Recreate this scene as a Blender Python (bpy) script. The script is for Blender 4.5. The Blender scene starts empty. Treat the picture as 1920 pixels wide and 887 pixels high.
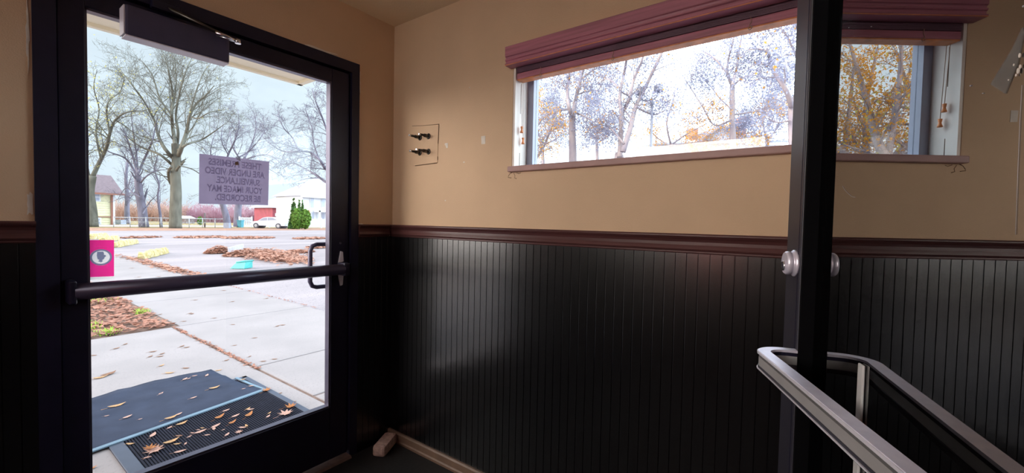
import bpy, bmesh, math, random
import numpy as np
from mathutils import Vector, Matrix

SC = bpy.context.scene
COL = SC.collection
R = math.radians

# ------------------------------------------------------------------ camera
# world: x = 0 is the plane of the right wall, y = 0 the inner plane of the front wall (outside is y > 0), metres
F_PX, YAW, PITCH, ROLL = 786.2144, 53.9114, -1.9, 1.1753
CAM = np.array([-1.595996, -2.0458965, 1.3428175])
_y, _p, _r = R(YAW), R(PITCH), R(ROLL)
FWD = np.array([math.sin(_y)*math.cos(_p), math.cos(_y)*math.cos(_p), math.sin(_p)])
_rt = np.array([math.cos(_y), -math.sin(_y), 0.0]); _up = np.cross(_rt, FWD)
RT = _rt*math.cos(_r) + _up*math.sin(_r)
UP = -_rt*math.sin(_r) + _up*math.cos(_r)
cam_data = bpy.data.cameras.new('camera')
cam = bpy.data.objects.new('camera', cam_data); COL.objects.link(cam)
cam_data.sensor_fit = 'HORIZONTAL'; cam_data.sensor_width = 36.0
cam_data.lens = 36.0*F_PX/1920.0
cam_data.clip_start = 0.01; cam_data.clip_end = 500
cam.matrix_world = Matrix(((RT[0], UP[0], -FWD[0], CAM[0]), (RT[1], UP[1], -FWD[1], CAM[1]), (RT[2], UP[2], -FWD[2], CAM[2]), (0, 0, 0, 1)))
SC.camera = cam

# ------------------------------------------------------------------ exposure
SC.view_settings.view_transform = 'Standard'
SC.view_settings.look = 'None'
SC.view_settings.exposure = 0.0
SC.view_settings.gamma = 1.0
SC.view_settings.use_curve_mapping = False
SC.cycles.max_bounces = 10
SC.cycles.diffuse_bounces = 5
SC.cycles.glossy_bounces = 5
SC.cycles.transparent_max_bounces = 24
SC.cycles.sample_clamp_indirect = 6.0

# ------------------------------------------------------------------ sky: pale overcast, brightest where the sun sits behind cloud to the left
SKY_LOW = (0.86, 1.0, 1.10, 1)
SKY_UP = 1.6          # extra radiance high overhead
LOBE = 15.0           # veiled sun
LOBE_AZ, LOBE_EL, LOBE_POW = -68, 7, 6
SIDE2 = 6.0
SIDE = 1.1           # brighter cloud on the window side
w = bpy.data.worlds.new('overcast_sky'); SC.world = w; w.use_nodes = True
nt = w.node_tree; nt.nodes.clear()
def N(t, **k):
    n = nt.nodes.new(t)
    for a, b in k.items(): setattr(n, a, b)
    return n
L = lambda a, b: nt.links.new(a, b)
tc = N('ShaderNodeTexCoord'); sep = N('ShaderNodeSeparateXYZ'); L(tc.outputs['Generated'], sep.inputs[0])
def ss(val, lo, hi, a, b):
    m = N('ShaderNodeMapRange', interpolation_type='SMOOTHSTEP')
    L(val, m.inputs[0]); m.inputs[1].default_value = lo; m.inputs[2].default_value = hi; m.inputs[3].default_value = a; m.inputs[4].default_value = b
    return m.outputs[0]
def mth(op, a, b):
    m = N('ShaderNodeMath', operation=op)
    for i, x in enumerate((a, b)):
        if isinstance(x, (int, float)): m.inputs[i].default_value = x
        else: L(x, m.inputs[i])
    return m.outputs[0]
def dot(v):
    m = N('ShaderNodeVectorMath', operation='DOT_PRODUCT'); L(tc.outputs['Generated'], m.inputs[0]); m.inputs[1].default_value = v
    return m.outputs['Value']
azel = lambda a, e: (math.sin(R(a))*math.cos(R(e)), math.cos(R(a))*math.cos(R(e)), math.sin(R(e)))
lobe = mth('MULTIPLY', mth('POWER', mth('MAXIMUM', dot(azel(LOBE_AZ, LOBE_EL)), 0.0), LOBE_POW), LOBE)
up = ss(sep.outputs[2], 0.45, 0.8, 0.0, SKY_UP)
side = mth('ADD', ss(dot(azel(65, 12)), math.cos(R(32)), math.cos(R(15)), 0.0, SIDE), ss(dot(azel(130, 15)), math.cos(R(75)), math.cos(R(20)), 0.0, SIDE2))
noise = N('ShaderNodeTexNoise'); noise.inputs['Scale'].default_value = 3.2; noise.inputs['Detail'].default_value = 4
mp = N('ShaderNodeMapping'); mp.inputs['Scale'].default_value = (1, 1, 2.2); L(tc.outputs['Generated'], mp.inputs[0]); L(mp.outputs[0], noise.inputs['Vector'])
cl = ss(noise.outputs[0], 0.35, 0.65, 0.90, 1.12)
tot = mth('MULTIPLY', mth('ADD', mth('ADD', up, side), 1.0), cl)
base = N('ShaderNodeMix', data_type='RGBA', blend_type='MULTIPLY'); base.inputs[0].default_value = 1.0
base.inputs[6].default_value = SKY_LOW
cmb = N('ShaderNodeCombineColor'); [L(tot, cmb.inputs[i]) for i in range(3)]
L(cmb.outputs[0], base.inputs[7])
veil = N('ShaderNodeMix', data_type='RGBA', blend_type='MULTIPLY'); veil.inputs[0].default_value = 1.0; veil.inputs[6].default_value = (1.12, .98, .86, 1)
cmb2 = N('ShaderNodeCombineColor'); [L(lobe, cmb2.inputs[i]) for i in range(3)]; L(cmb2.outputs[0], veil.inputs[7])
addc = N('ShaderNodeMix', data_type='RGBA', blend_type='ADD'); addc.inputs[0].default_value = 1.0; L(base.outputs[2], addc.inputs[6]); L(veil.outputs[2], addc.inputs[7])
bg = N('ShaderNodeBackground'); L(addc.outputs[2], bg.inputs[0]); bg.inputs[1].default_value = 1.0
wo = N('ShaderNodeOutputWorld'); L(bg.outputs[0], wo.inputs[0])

# ------------------------------------------------------------------ geometry helpers
def at(px, py, z=0.0):
    d = FWD + (px-960)/F_PX*RT - (py-443.5)/F_PX*UP
    t = (z-CAM[2])/d[2]
    return CAM + t*d
def atd(px, py, depth):
    return CAM + depth*(FWD + (px-960)/F_PX*RT - (py-443.5)/F_PX*UP)
def aty(px, py, y):
    d = FWD + (px-960)/F_PX*RT - (py-443.5)/F_PX*UP
    return CAM + (y-CAM[1])/d[1]*d
RH = np.array([math.cos(_y), -math.sin(_y), 0.0]); FH = np.array([math.sin(_y), math.cos(_y), 0.0])

class MB:
    def __init__(s): s.v = []; s.f = []; s.sm = []
    def add(s, vs, fs, smooth=False):
        o = len(s.v); s.v.extend([tuple(map(float, p)) for p in vs]); s.f.extend([tuple(i+o for i in f) for f in fs]); s.sm.extend([smooth]*len(fs)); return s
    def hexa(s, p):   # 8 points, bottom 4 ccw then top 4
        return s.add(p, [(3,2,1,0),(4,5,6,7),(0,1,5,4),(1,2,6,5),(2,3,7,6),(3,0,4,7)])
    def box(s, a, b, M=None, bev=0.0):
        a, b = np.minimum(np.array(a, float), np.array(b, float)), np.maximum(np.array(a, float), np.array(b, float))
        if bev <= 0:
            p = [(a[0],a[1],a[2]),(b[0],a[1],a[2]),(b[0],b[1],a[2]),(a[0],b[1],a[2]),(a[0],a[1],b[2]),(b[0],a[1],b[2]),(b[0],b[1],b[2]),(a[0],b[1],b[2])]
            if M: p = [M(q) for q in p]
            return s.hexa(p)
        bm = bmesh.new(); bmesh.ops.create_cube(bm, size=1.0)
        for v in bm.verts: v.co = Vector([(a[i]+b[i])/2 + v.co[i]*(b[i]-a[i]) for i in range(3)])
        bmesh.ops.bevel(bm, geom=bm.edges[:], offset=min(bev, 0.49*min(b-a)), segments=2, profile=0.5, affect='EDGES')
        bm.verts.index_update()
        p = [tuple(v.co) for v in bm.verts]
        if M: p = [M(q) for q in p]
        s.add(p, [tuple(v.index for v in f.verts) for f in bm.faces]); bm.free(); return s
    def tube(s, path, rad, n=8, cap=True, smooth=True):
        P = [np.array(p, float) for p in path]; m = len(P)
        if not hasattr(rad, '__len__'): rad = [rad]*m
        vs = []; u = None
        for i in range(m):
            t = P[min(i+1, m-1)] - P[max(i-1, 0)]; l = np.linalg.norm(t); t = t/l if l > 1e-9 else np.array([0,0,1.])
            if u is None:
                u = np.cross(t, (0,0,1.) if abs(t[2]) < .9 else (1.,0,0)); u /= np.linalg.norm(u)
            else:
                u = u - t*(u@t); u /= max(np.linalg.norm(u), 1e-9)
            v = np.cross(t, u)
            for k in range(n):
                a = 2*math.pi*k/n; vs.append(P[i] + rad[i]*(u*math.cos(a) + v*math.sin(a)))
        fs = [(i*n+k, i*n+(k+1) % n, (i+1)*n+(k+1) % n, (i+1)*n+k) for i in range(m-1) for k in range(n)]
        s.add(vs, fs, smooth)
        if cap:
            o = len(s.v) - len(vs)
            s.f.append(tuple(o+k for k in range(n))[::-1]); s.f.append(tuple(o+(m-1)*n+k for k in range(n))); s.sm.extend([False, False])
        return s
    def lathe(s, prof, M, n=16):   # prof: (r, h); M maps local (x,y,h) to world
        vs = [M((r*math.cos(2*math.pi*k/n), r*math.sin(2*math.pi*k/n), h)) for r, h in prof for k in range(n)]
        m = len(prof)
        fs = [(i*n+k, i*n+(k+1) % n, (i+1)*n+(k+1) % n, (i+1)*n+k) for i in range(m-1) for k in range(n)]
        s.add(vs, fs, True); o = len(s.v)-len(vs)
        s.f.append(tuple(o+k for k in range(n))[::-1]); s.f.append(tuple(o+(m-1)*n+k for k in range(n))); s.sm.extend([False, False]); return s
    def sweep(s, prof, A, B, M):  # extrude a closed 2-d profile from parameter A to B ; M(u,v,t)->world
        n = len(prof); vs = [M(u, v, A) for u, v in prof] + [M(u, v, B) for u, v in prof]
        fs = [(k, (k+1) % n, n+(k+1) % n, n+k) for k in range(n)] + [tuple(range(n))[::-1], tuple(range(n, 2*n))]
        return s.add(vs, fs)
    def prism(s, poly, A, B, M):
        return s.sweep(poly, A, B, M)
    def build(s, name, mat, parent=None, origin=None):
        me = bpy.data.meshes.new(name)
        o = np.array(origin if origin is not None else (ORI.get(parent.name, (0,0,0)) if parent else (0,0,0)), float)
        me.from_pydata([tuple(np.array(p)-o) for p in s.v] if len(s.v) < 200000 else (np.array(s.v)-o).tolist(), [], s.f)
        me.polygons.foreach_set('use_smooth', s.sm); me.materials.append(mat); me.validate(); me.update()
        if len(s.f) < 20000:
            bm = bmesh.new(); bm.from_mesh(me); bmesh.ops.recalc_face_normals(bm, faces=bm.faces[:]); bm.to_mesh(me); bm.free()
        ob = bpy.data.objects.new(name, me); COL.objects.link(ob)
        if parent: ob.parent = parent; ORI[ob.name] = tuple(o)
        else: ob.location = o; ORI[ob.name] = tuple(o)
        return ob
ORI = {}
def tag(o, label=None, cat=None, group=None, kind=None):
    if label: o['label'] = label
    if cat: o['category'] = cat
    if group: o['group'] = group
    if kind: o['kind'] = kind
    return o
def empty(name, loc, label=None, cat=None, group=None, kind=None):
    o = bpy.data.objects.new(name, None); COL.objects.link(o); o.empty_display_size = .1
    o.location = [float(c) for c in loc]; ORI[o.name] = tuple(float(c) for c in loc)
    return tag(o, label, cat, group, kind)
def struct(name, mb, mat, label=None, cat=None, parent=None):
    o = mb.build(name, mat, parent); return tag(o, label, cat, None, 'structure' if parent is None else None)

# ------------------------------------------------------------------ materials
def srgb(r, g, b):
    f = lambda c: c/12.92 if c <= .04045 else ((c+.055)/1.055)**2.4
    return (f(r/255), f(g/255), f(b/255), 1)
def mat(name, col, rough=.6, metal=0.0, var=.12, scale=8.0, bump=0.0, bscale=60.0, spec=.5, coat=0.0, col2=None, stretch=(1,1,1)):
    m = bpy.data.materials.new(name); m.use_nodes = True; t = m.node_tree; b = t.nodes['Principled BSDF']
    b.inputs['Roughness'].default_value = rough; b.inputs['Metallic'].default_value = metal
    b.inputs['Specular IOR Level'].default_value = spec; b.inputs['Coat Weight'].default_value = coat
    c = t.nodes.new('ShaderNodeTexCoord'); mp = t.nodes.new('ShaderNodeMapping'); mp.inputs['Scale'].default_value = stretch
    t.links.new(c.outputs['Object'], mp.inputs[0])
    n = t.nodes.new('ShaderNodeTexNoise'); n.inputs['Scale'].default_value = scale; n.inputs['Detail'].default_value = 5
    t.links.new(mp.outputs[0], n.inputs['Vector'])
    r = t.nodes.new('ShaderNodeValToRGB'); t.links.new(n.outputs[0], r.inputs[0])
    r.color_ramp.elements[0].position = .3; r.color_ramp.elements[1].position = .7
    r.color_ramp.elements[0].color = tuple(x*(1-var) for x in col[:3]) + (1,)
    r.color_ramp.elements[1].color = col2 if col2 else tuple(min(1, x*(1+var)) for x in col[:3]) + (1,)
    t.links.new(r.outputs[0], b.inputs['Base Color'])
    if bump > 0:
        n2 = t.nodes.new('ShaderNodeTexNoise'); n2.inputs['Scale'].default_value = bscale; n2.inputs['Detail'].default_value = 3
        t.links.new(mp.outputs[0], n2.inputs['Vector'])
        bp = t.nodes.new('ShaderNodeBump'); bp.inputs['Strength'].default_value = bump; bp.inputs['Distance'].default_value = .004
        t.links.new(n2.outputs[0], bp.inputs['Height']); t.links.new(bp.outputs[0], b.inputs['Normal'])
    return m
def glass_mat(name, tint, refl, rough=0.0):
    m = bpy.data.materials.new(name); m.use_nodes = True; t = m.node_tree; t.nodes.clear()
    tr = t.nodes.new('ShaderNodeBsdfTransparent'); tr.inputs[0].default_value = tint
    gl = t.nodes.new('ShaderNodeBsdfGlossy'); gl.inputs['Roughness'].default_value = rough
    mx = t.nodes.new('ShaderNodeMixShader'); mx.inputs[0].default_value = refl
    n = t.nodes.new('ShaderNodeTexNoise'); n.inputs['Scale'].default_value = 4
    mr = t.nodes.new('ShaderNodeMapRange'); mr.inputs[3].default_value = refl*.95; mr.inputs[4].default_value = refl*1.05
    t.links.new(n.outputs[0], mr.inputs[0]); t.links.new(mr.outputs[0], mx.inputs[0])
    t.links.new(tr.outputs[0], mx.inputs[1]); t.links.new(gl.outputs[0], mx.inputs[2])
    o = t.nodes.new('ShaderNodeOutputMaterial'); t.links.new(mx.outputs[0], o.inputs[0]); return m
def thin_mat(name, col, trans=.5, var=.06, scale=20):   # paper, leaves: lets light through
    m = mat(name, col, .8, 0, var, scale); t = m.node_tree; b = t.nodes['Principled BSDF']
    r = [n for n in t.nodes if n.type == 'VALTORGB'][0]
    tl = t.nodes.new('ShaderNodeBsdfTranslucent'); t.links.new(r.outputs[0], tl.inputs[0])
    mx = t.nodes.new('ShaderNodeMixShader'); mx.inputs[0].default_value = trans
    t.links.new(b.outputs[0], mx.inputs[1]); t.links.new(tl.outputs[0], mx.inputs[2])
    t.links.new(mx.outputs[0], t.nodes['Material Output'].inputs[0]); return m

M = {}
M['wall'] = mat('tan_wall_paint', (.67, .47, .31, 1), .75, 0, .05, 3, .25, 220)
M['ceiling'] = mat('cream_ceiling', (.86, .72, .52, 1), .85, 0, .05, 3, .3, 150)
M['black_paint'] = mat('black_wainscot_paint', (.003, .003, .004, 1), .23, 0, .2, 30, .03, 260, 1.0)
M['rail'] = mat('dark_red_brown_varnish', (.085, .032, .032, 1), .30, 0, .25, 9, .05, 90, .35, .0, None, (1, .15, 6))
M['floor'] = mat('dark_floor', (.012, .012, .013, 1), .6, 0, .4, 60, .5, 300)
M['frame'] = mat('dark_bronze_aluminium', (.012, .011, .030, 1), .36, 0, .15, 14, .03, 200, .35)
M['frame_edge'] = mat('glazing_stop_aluminium', (.12, .11, .16, 1), .3, .6, .1, 14)
M['bar'] = mat('dark_bar_aluminium', (.022, .020, .032, 1), .45, 0, .1, 14, 0, 1, .7)
M['gasket'] = mat('black_glazing_gasket', (.003, .003, .004, 1), .7, 0, .1, 14, 0, 1, .05)
M['push'] = mat('lilac_black_bar_aluminium', (.085, .074, .135, 1), .33, .2, .1, 14)
M['closer'] = mat('closer_cover', (.060, .055, .115, 1), .45, 0, .1, 14)
M['steel'] = mat('bright_steel', (.75, .74, .78, 1), .22, 1, .05, 30)
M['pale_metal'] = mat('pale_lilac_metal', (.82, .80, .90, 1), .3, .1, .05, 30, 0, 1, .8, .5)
M['dark_steel'] = mat('dark_steel', (.10, .09, .08, 1), .3, .9, .2, 40)
M['chrome'] = mat('polished_aluminium', (.86, .82, .98, 1), .36, .45, .05, 12, 0, 1, .5, 0, None, (8, 8, 1))
M['grey_insert'] = mat('grey_vinyl_insert', (.33, .325, .33, 1), .6, 0, .05, 30)
M['glass'] = glass_mat('clear_glass', (.97, .985, .99, 1), .03)
M['mirror_glass'] = glass_mat('dark_reflective_glass', (.05, .05, .05, 1), .38)
M['white'] = mat('white_painted_wood', (.88, .80, .74, 1), .5, 0, .06, 12)
M['sill'] = mat('pink_sill_paint', (.42, .25, .24, 1), .5, 0, .1, 10)
M['win_frame'] = mat('grey_blue_window_frame', (.30, .32, .42, 1), .45, 0, .06, 10)
M['blind'] = mat('mauve_brown_blind_wood', (.44, .165, .225, 1), .4, 0, .18, 10, 0, 1, .5, 0, None, (3, .3, 12))
M['blind_dark'] = mat('dark_blind_slats', (.16, .08, .12, 1), .45, 0, .2, 10)
M['orange_wood'] = mat('orange_wood', (.74, .27, .10, 1), .4, 0, .2, 30)
M['cord'] = mat('beige_cord', (.45, .30, .22, 1), .7)
M['patch'] = mat('bare_white_plaster', (.78, .72, .66, 1), .85, 0, .1, 40)
M['pencil'] = mat('dark_paint_crack', (.20, .115, .065, 1), .8)
M['base'] = mat('brown_baseboard', (.16, .095, .065, 1), .5, 0, .2, 12)
M['brick'] = mat('pink_brown_brick', (.50, .33, .29, 1), .9, 0, .3, 40, .8, 120)
M['paper'] = thin_mat('lilac_paper', (.22, .195, .31, 1), .8)
M['letter'] = thin_mat('lilac_letters', (.55, .52, .60, 1), .95)
M['pink'] = thin_mat('pink_red_sticker', (1.0, .040, .33, 1), .93)
M['emb_w'] = thin_mat('emblem_white', (.95, .96, 1.0, 1), .95)
M['emb_g'] = thin_mat('emblem_slate', (.26, .28, .42, 1), .95)
M['tape'] = None

def speckle(name, c0, c1, c2, sc=40, sc2=2.0, rough=.9, thr=(.38, .62), stretch=(1, 1, 1)):
    m = mat(name, c0, rough, 0, .0, sc2, 0, 1, .2, 0, c1, stretch); t = m.node_tree
    r = [n for n in t.nodes if n.type == 'VALTORGB'][0]; r.color_ramp.elements[0].position, r.color_ramp.elements[1].position = thr
    c = t.nodes.new('ShaderNodeTexCoord'); n = t.nodes.new('ShaderNodeTexNoise'); n.inputs['Scale'].default_value = sc; n.inputs['Detail'].default_value = 2
    t.links.new(c.outputs['Object'], n.inputs['Vector'])
    k = t.nodes.new('ShaderNodeMapRange'); k.inputs[1].default_value = .58; k.inputs[2].default_value = .7; t.links.new(n.outputs[0], k.inputs[0])
    mx = t.nodes.new('ShaderNodeMix'); mx.data_type = 'RGBA'; t.links.new(k.outputs[0], mx.inputs[0]); t.links.new(r.outputs[0], mx.inputs[6]); mx.inputs[7].default_value = c2
    t.links.new(mx.outputs[2], t.nodes['Principled BSDF'].inputs['Base Color']); return m
M['lot'] = speckle('pale_worn_asphalt', (.215, .188, .200, 1), (.29, .250, .262, 1), (.13, .118, .135, 1), 45, .35, stretch=(.25, 1.6, 1))
M['concrete'] = speckle('pale_concrete', (.228, .203, .207, 1), (.262, .232, .236, 1), (.198, .176, .181, 1), 60, 1.2)
M['soil'] = mat('dark_soil', (.16, .10, .08, 1), .95, 0, .4, 6)
M['grass'] = mat('faded_grass', (.27, .29, .12, 1), .9, 0, .3, 1.5, 0, 1, .2, 0, (.30, .17, .10, 1))
M['grass_blade'] = thin_mat('grass_blade', (.35, .55, .08, 1), .4)
M['verge'] = mat('leaf_strewn_verge', (.30, .15, .10, 1), .95, 0, .3, 2.2, 0, 1, .2, 0, (.34, .21, .16, 1))
M['road'] = mat('far_road', (.55, .52, .55, 1), .9)
M['mat_fabric'] = mat('charcoal_carpet', (.034, .041, .066, 1), .95, 0, .15, 7, .3, 400, .1)
M['mat_edge'] = mat('slate_blue_edging', (.11, .17, .23, 1), .7)
M['rubber'] = mat('black_ribbed_rubber', (.012, .013, .024, 1), .85, 0, .2, 20, 0, 1, .15)
M['leaf_a'] = thin_mat('tan_dry_leaf', (.55, .33, .17, 1), .35, .25, 30)
M['leaf_b'] = thin_mat('orange_brown_leaf', (.46, .19, .07, 1), .35, .25, 30)
M['leaf_c'] = thin_mat('pale_pink_leaf', (.58, .36, .30, 1), .35, .25, 30)
M['leaf_d'] = thin_mat('brown_leaf', (.28, .15, .10, 1), .35, .25, 30)
M['yellow'] = mat('worn_yellow_concrete', (.42, .32, .10, 1), .9, 0, .35, 9, .6, 60, .2, 0, (.54, .46, .28, 1))
M['teal'] = mat('teal_plastic', (.07, .38, .36, 1), .5)
M['grey_board'] = mat('pale_grey_board', (.42, .41, .46, 1), .7)
M['siding'] = mat('cream_siding', (.60, .57, .38, 1), .7, 0, .05, 2)
M['white_siding'] = mat('white_siding', (.57, .58, .63, 1), .7, 0, .04, 2)
M['shingle'] = mat('grey_brown_shingles', (.13, .095, .11, 1), .95, 0, .2, 5)
M['shingle_g'] = mat('grey_shingles', (.34, .33, .40, 1), .95, 0, .15, 5)
M['pale_roof'] = mat('pale_metal_roof', (.42, .47, .53, 1), .6, 0, .04, 2)
M['barn'] = mat('barn_red', (.25, .045, .07, 1), .8, 0, .2, 1)
M['trim_brown'] = mat('brown_gutter', (.22, .09, .06, 1), .6)
M['pane'] = mat('window_pane_grey', (.30, .33, .42, 1), .25)
M['picket'] = mat('white_fence_vinyl', (.56, .59, .62, 1), .6)
M['chain'] = mat('galvanised_steel', (.42, .43, .46, 1), .5, .3)
M['wood_post'] = mat('dark_post', (.14, .11, .11, 1), .9)
M['car'] = mat('white_car_paint', (.62, .64, .70, 1), .3, 0, .03, 1, 0, 1, .5, .4)
M['tyre'] = mat('dark_tyre', (.08, .08, .10, 1), .7)
M['conifer'] = mat('conifer_green', (.06, .15, .035, 1), .9, 0, .4, 6)
M['conifer2'] = mat('light_conifer_green', (.11, .23, .03, 1), .9, 0, .4, 6)
M['red_brush'] = mat('red_twig_brush', (.36, .16, .22, 1), .95, 0, .3, .3, 0, 1, .1, 0, (.45, .28, .33, 1))
M['orange_brush'] = mat('orange_brush', (.44, .23, .15, 1), .95, 0, .3, .3, 0, 1, .1, 0, (.47, .33, .28, 1))
M['bark_g'] = mat('grey_green_bark', (.115, .112, .094, 1), .95, 0, .3, 3, 0, 1, .1, 0, None, (1, 1, .3))
M['bark_v'] = mat('grey_violet_bark', (.15, .142, .185, 1), .95, 0, .25, 3, 0, 1, .1, 0, None, (1, 1, .3))
M['bark_p'] = mat('pale_lilac_bark', (.34, .31, .39, 1), .95, 0, .3, 2.5, 0, 1, .1, 0, (.40, .34, .33, 1), (1, 1, .4))
M['fol_y'] = thin_mat('yellow_green_foliage', (.52, .47, .12, 1), .4, .3, 1)
M['fol_o'] = thin_mat('orange_yellow_foliage', (.66, .32, .05, 1), .45, .3, 1)
M['fol_d'] = thin_mat('slate_leaf_clumps', (.30, .31, .42, 1), .5, .3, 1)
M['chimney'] = mat('orange_brick', (.58, .27, .15, 1), .9, 0, .2, 4)
M['pole'] = mat('grey_blue_pole', (.25, .28, .36, 1), .5)
M['lamp_face'] = mat('floodlight_lens', (.55, .55, .56, 1), .3)
M['soffit'] = mat('cream_soffit', (.92, .82, .64, 1), .8, 0, .03, 4)
M['thresh'] = mat('worn_brown_threshold', (.16, .10, .085, 1), .5, .2, .3, 20)
M['lobby'] = mat('dark_lobby_paint', (.05, .04, .035, 1), .8)
M['ext_wall'] = mat('exterior_wall', (.45, .42, .38, 1), .9)
def tape_mat():
    m = bpy.data.materials.new('clear_tape'); m.use_nodes = True; t = m.node_tree; b = t.nodes['Principled BSDF']
    n = t.nodes.new('ShaderNodeTexNoise'); n.inputs['Scale'].default_value = 60
    r = t.nodes.new('ShaderNodeMapRange'); r.inputs[1].default_value = .3; r.inputs[2].default_value = .8; r.inputs[3].default_value = .25; r.inputs[4].default_value = .6
    t.links.new(n.outputs[0], r.inputs[0]); t.links.new(r.outputs[0], b.inputs['Alpha'])
    b.inputs['Base Color'].default_value = (.22, .21, .20, 1); b.inputs['Roughness'].default_value = .5; return m
M['tape'] = tape_mat()
def glow_mat(name, col, st_):
    m = bpy.data.materials.new(name); m.use_nodes = True; b = m.node_tree.nodes['Principled BSDF']
    n = m.node_tree.nodes.new('ShaderNodeTexNoise'); r = m.node_tree.nodes.new('ShaderNodeMapRange'); r.inputs[3].default_value = st_*.95; r.inputs[4].default_value = st_*1.05
    m.node_tree.links.new(n.outputs[0], r.inputs[0]); m.node_tree.links.new(r.outputs[0], b.inputs['Emission Strength'])
    b.inputs['Base Color'].default_value = col; b.inputs['Emission Color'].default_value = col; return m
def lamp_mat():
    m = bpy.data.materials.new('red_lamp_glow'); m.use_nodes = True; b = m.node_tree.nodes['Principled BSDF']
    n = m.node_tree.nodes.new('ShaderNodeTexNoise'); r = m.node_tree.nodes.new('ShaderNodeMapRange'); r.inputs[3].default_value = 15.0; r.inputs[4].default_value = 17.0
    m.node_tree.links.new(n.outputs[0], r.inputs[0]); m.node_tree.links.new(r.outputs[0], b.inputs['Emission Strength'])
    b.inputs['Base Color'].default_value = (.6, .05, .04, 1); b.inputs['Emission Color'].default_value = (1, .10, .07, 1); return m
M['red_lamp'] = lamp_mat()

# ------------------------------------------------------------------ the room
FLZ, CEZ, YB, XL = .04, 2.474, -2.35, -3.3
GZ = 0.0
DL, DR, DT = -1.41, -.235, 2.18      # outer edges of the front door frame
WY0, WY1, WZ0, WZ1 = -.872, -2.17, 1.605, 2.10   # window opening in the right wall
TH = .16
b = MB(); b.box((XL-.1, -5.5, -.1), (TH, TH, FLZ)); struct('floor', b, M['floor'])
b = MB(); b.box((XL-.1, -5.5, CEZ), (TH, TH, CEZ+.1)); struct('ceiling', b, M['ceiling'])
b = MB()
b.box((XL, 0, FLZ), (DL, TH, CEZ)); b.box((DL, 0, DT), (DR, TH, CEZ)); b.box((DR, 0, FLZ), (TH, TH, CEZ))
wf = struct('wall_front', b, M['wall'])
b = MB()
b.box((0, -5.5, FLZ), (TH, 0, WZ0)); b.box((0, -5.5, WZ1), (TH, 0, CEZ)); b.box((0, WY0, WZ0), (TH, 0, WZ1)); b.box((0, -5.5, WZ0), (TH, WY1, WZ1))
wr = struct('wall_right', b, M['wall'])
LY0, LY1, LZ0, LZ1 = -.12, -1.60, 1.52, 2.36      # unseen high window added in the left wall to light the room
b = MB(); b.box((XL-.1, -5.5, FLZ), (XL, TH, LZ0)); b.box((XL-.1, -5.5, LZ1), (XL, TH, CEZ)); b.box((XL-.1, LY0, LZ0), (XL, TH, LZ1)); b.box((XL-.1, -5.5, LZ0), (XL, LY1, LZ1)); struct('wall_left', b, M['wall'])
w2 = empty('fill_window', (XL, -.86, LZ0), 'high horizontal window added in the left wall to light the room', 'window', None, 'structure')
b = MB(); b.box((XL-.09, LY1, LZ0), (XL-.04, LY0, LZ0+.04)); b.box((XL-.09, LY1, LZ1-.04), (XL-.04, LY0, LZ1)); b.box((XL-.09, LY0-.04, LZ0), (XL-.04, LY0, LZ1)); b.box((XL-.09, LY1, LZ0), (XL-.04, LY1+.04, LZ1)); b.build('window_frame', M['win_frame'], w2)
b = MB(); b.box((XL-.068, LY1, LZ0), (XL-.062, LY0, LZ1)); b.build('glass_pane', M['glass'], w2)
b = MB()
b.box((-.86, YB-.12, FLZ), (0, YB, CEZ)); b.box((XL, YB-.12, FLZ), (-2.76, YB, CEZ)); b.box((-2.76, YB-.12, 2.18), (-.86, YB, CEZ))
struct('wall_back', b, M['wall'])
b = MB(); b.box((XL, -5.5, FLZ), (0, -5.4, CEZ)); struct('wall_lobby', b, M['lobby'])

# bare plaster and chipped paint on the walls
rng = random.Random(3)
def ragged(name, cx, cz, w_, h_, parent, plane, matl, n=14, th=.0012, seed=0, jag=.25):
    rr = random.Random(seed); pts = []
    for k in range(n):
        a = 2*math.pi*k/n; q = 1 - jag*rr.random(); e = max(abs(math.cos(a)), abs(math.sin(a)))
        pts.append((cx + w_/2*math.cos(a)/e*q, cz + h_/2*math.sin(a)/e*q))
    m = MB()
    if plane == 'x': m.sweep(pts, 0.0, -th, lambda u, v, t: (t, u, v))
    else: m.sweep(pts, 0.0, -th, lambda u, v, t: (u, t, v))
    return m.build(name, matl, parent)
ragged('bare_plaster', -.2285, 2.09, .013, .14, wf, 'y', M['patch'], 22, seed=1, jag=.5)
ragged('bare_plaster', -.45, 2.188, .20, .016, wf, 'y', M['patch'], 22, seed=2, jag=.5)
ragged('bare_plaster', -.2295, 1.72, .007, .06, wf, 'y', M['patch'], 16, seed=4, jag=.6)
ragged('bare_plaster', -1.418, 1.93, .010, .30, wf, 'y', M['patch'], 22, seed=5, jag=.7)
ragged('bare_plaster', -1.419, 1.37, .016, .08, wf, 'y', M['patch'], 16, seed=6, jag=.4)
ragged('bare_plaster', -.215, 1.318, .035, .008, wf, 'y', M['patch'], 16, seed=7, jag=.6)
ragged('bare_plaster', -.569, 1.647, .012, .007, wr, 'x', M['patch'], 9, seed=8)
ragged('bare_plaster', -.439, 1.453, .008, .007, wr, 'x', M['patch'], 9, seed=9)
ragged('bare_plaster', -.60, 2.02, .006, .006, wr, 'x', M['patch'], 9, seed=10)
m = MB()
for pth in ([(-.875, 1.578), (-.862, 1.572), (-.853, 1.560)], [(-.885, 1.574), (-.893, 1.562), (-.890, 1.552), (-.902, 1.548)], [(-.90, 1.575), (-.915, 1.570), (-.925, 1.573)], [(-.852, 1.556), (-.872, 1.553)]):
    m.tube([(-.0005, p[0], p[1]) for p in pth], .0012, 4)
m.build('paint_crack', M['pencil'], wr)

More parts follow.
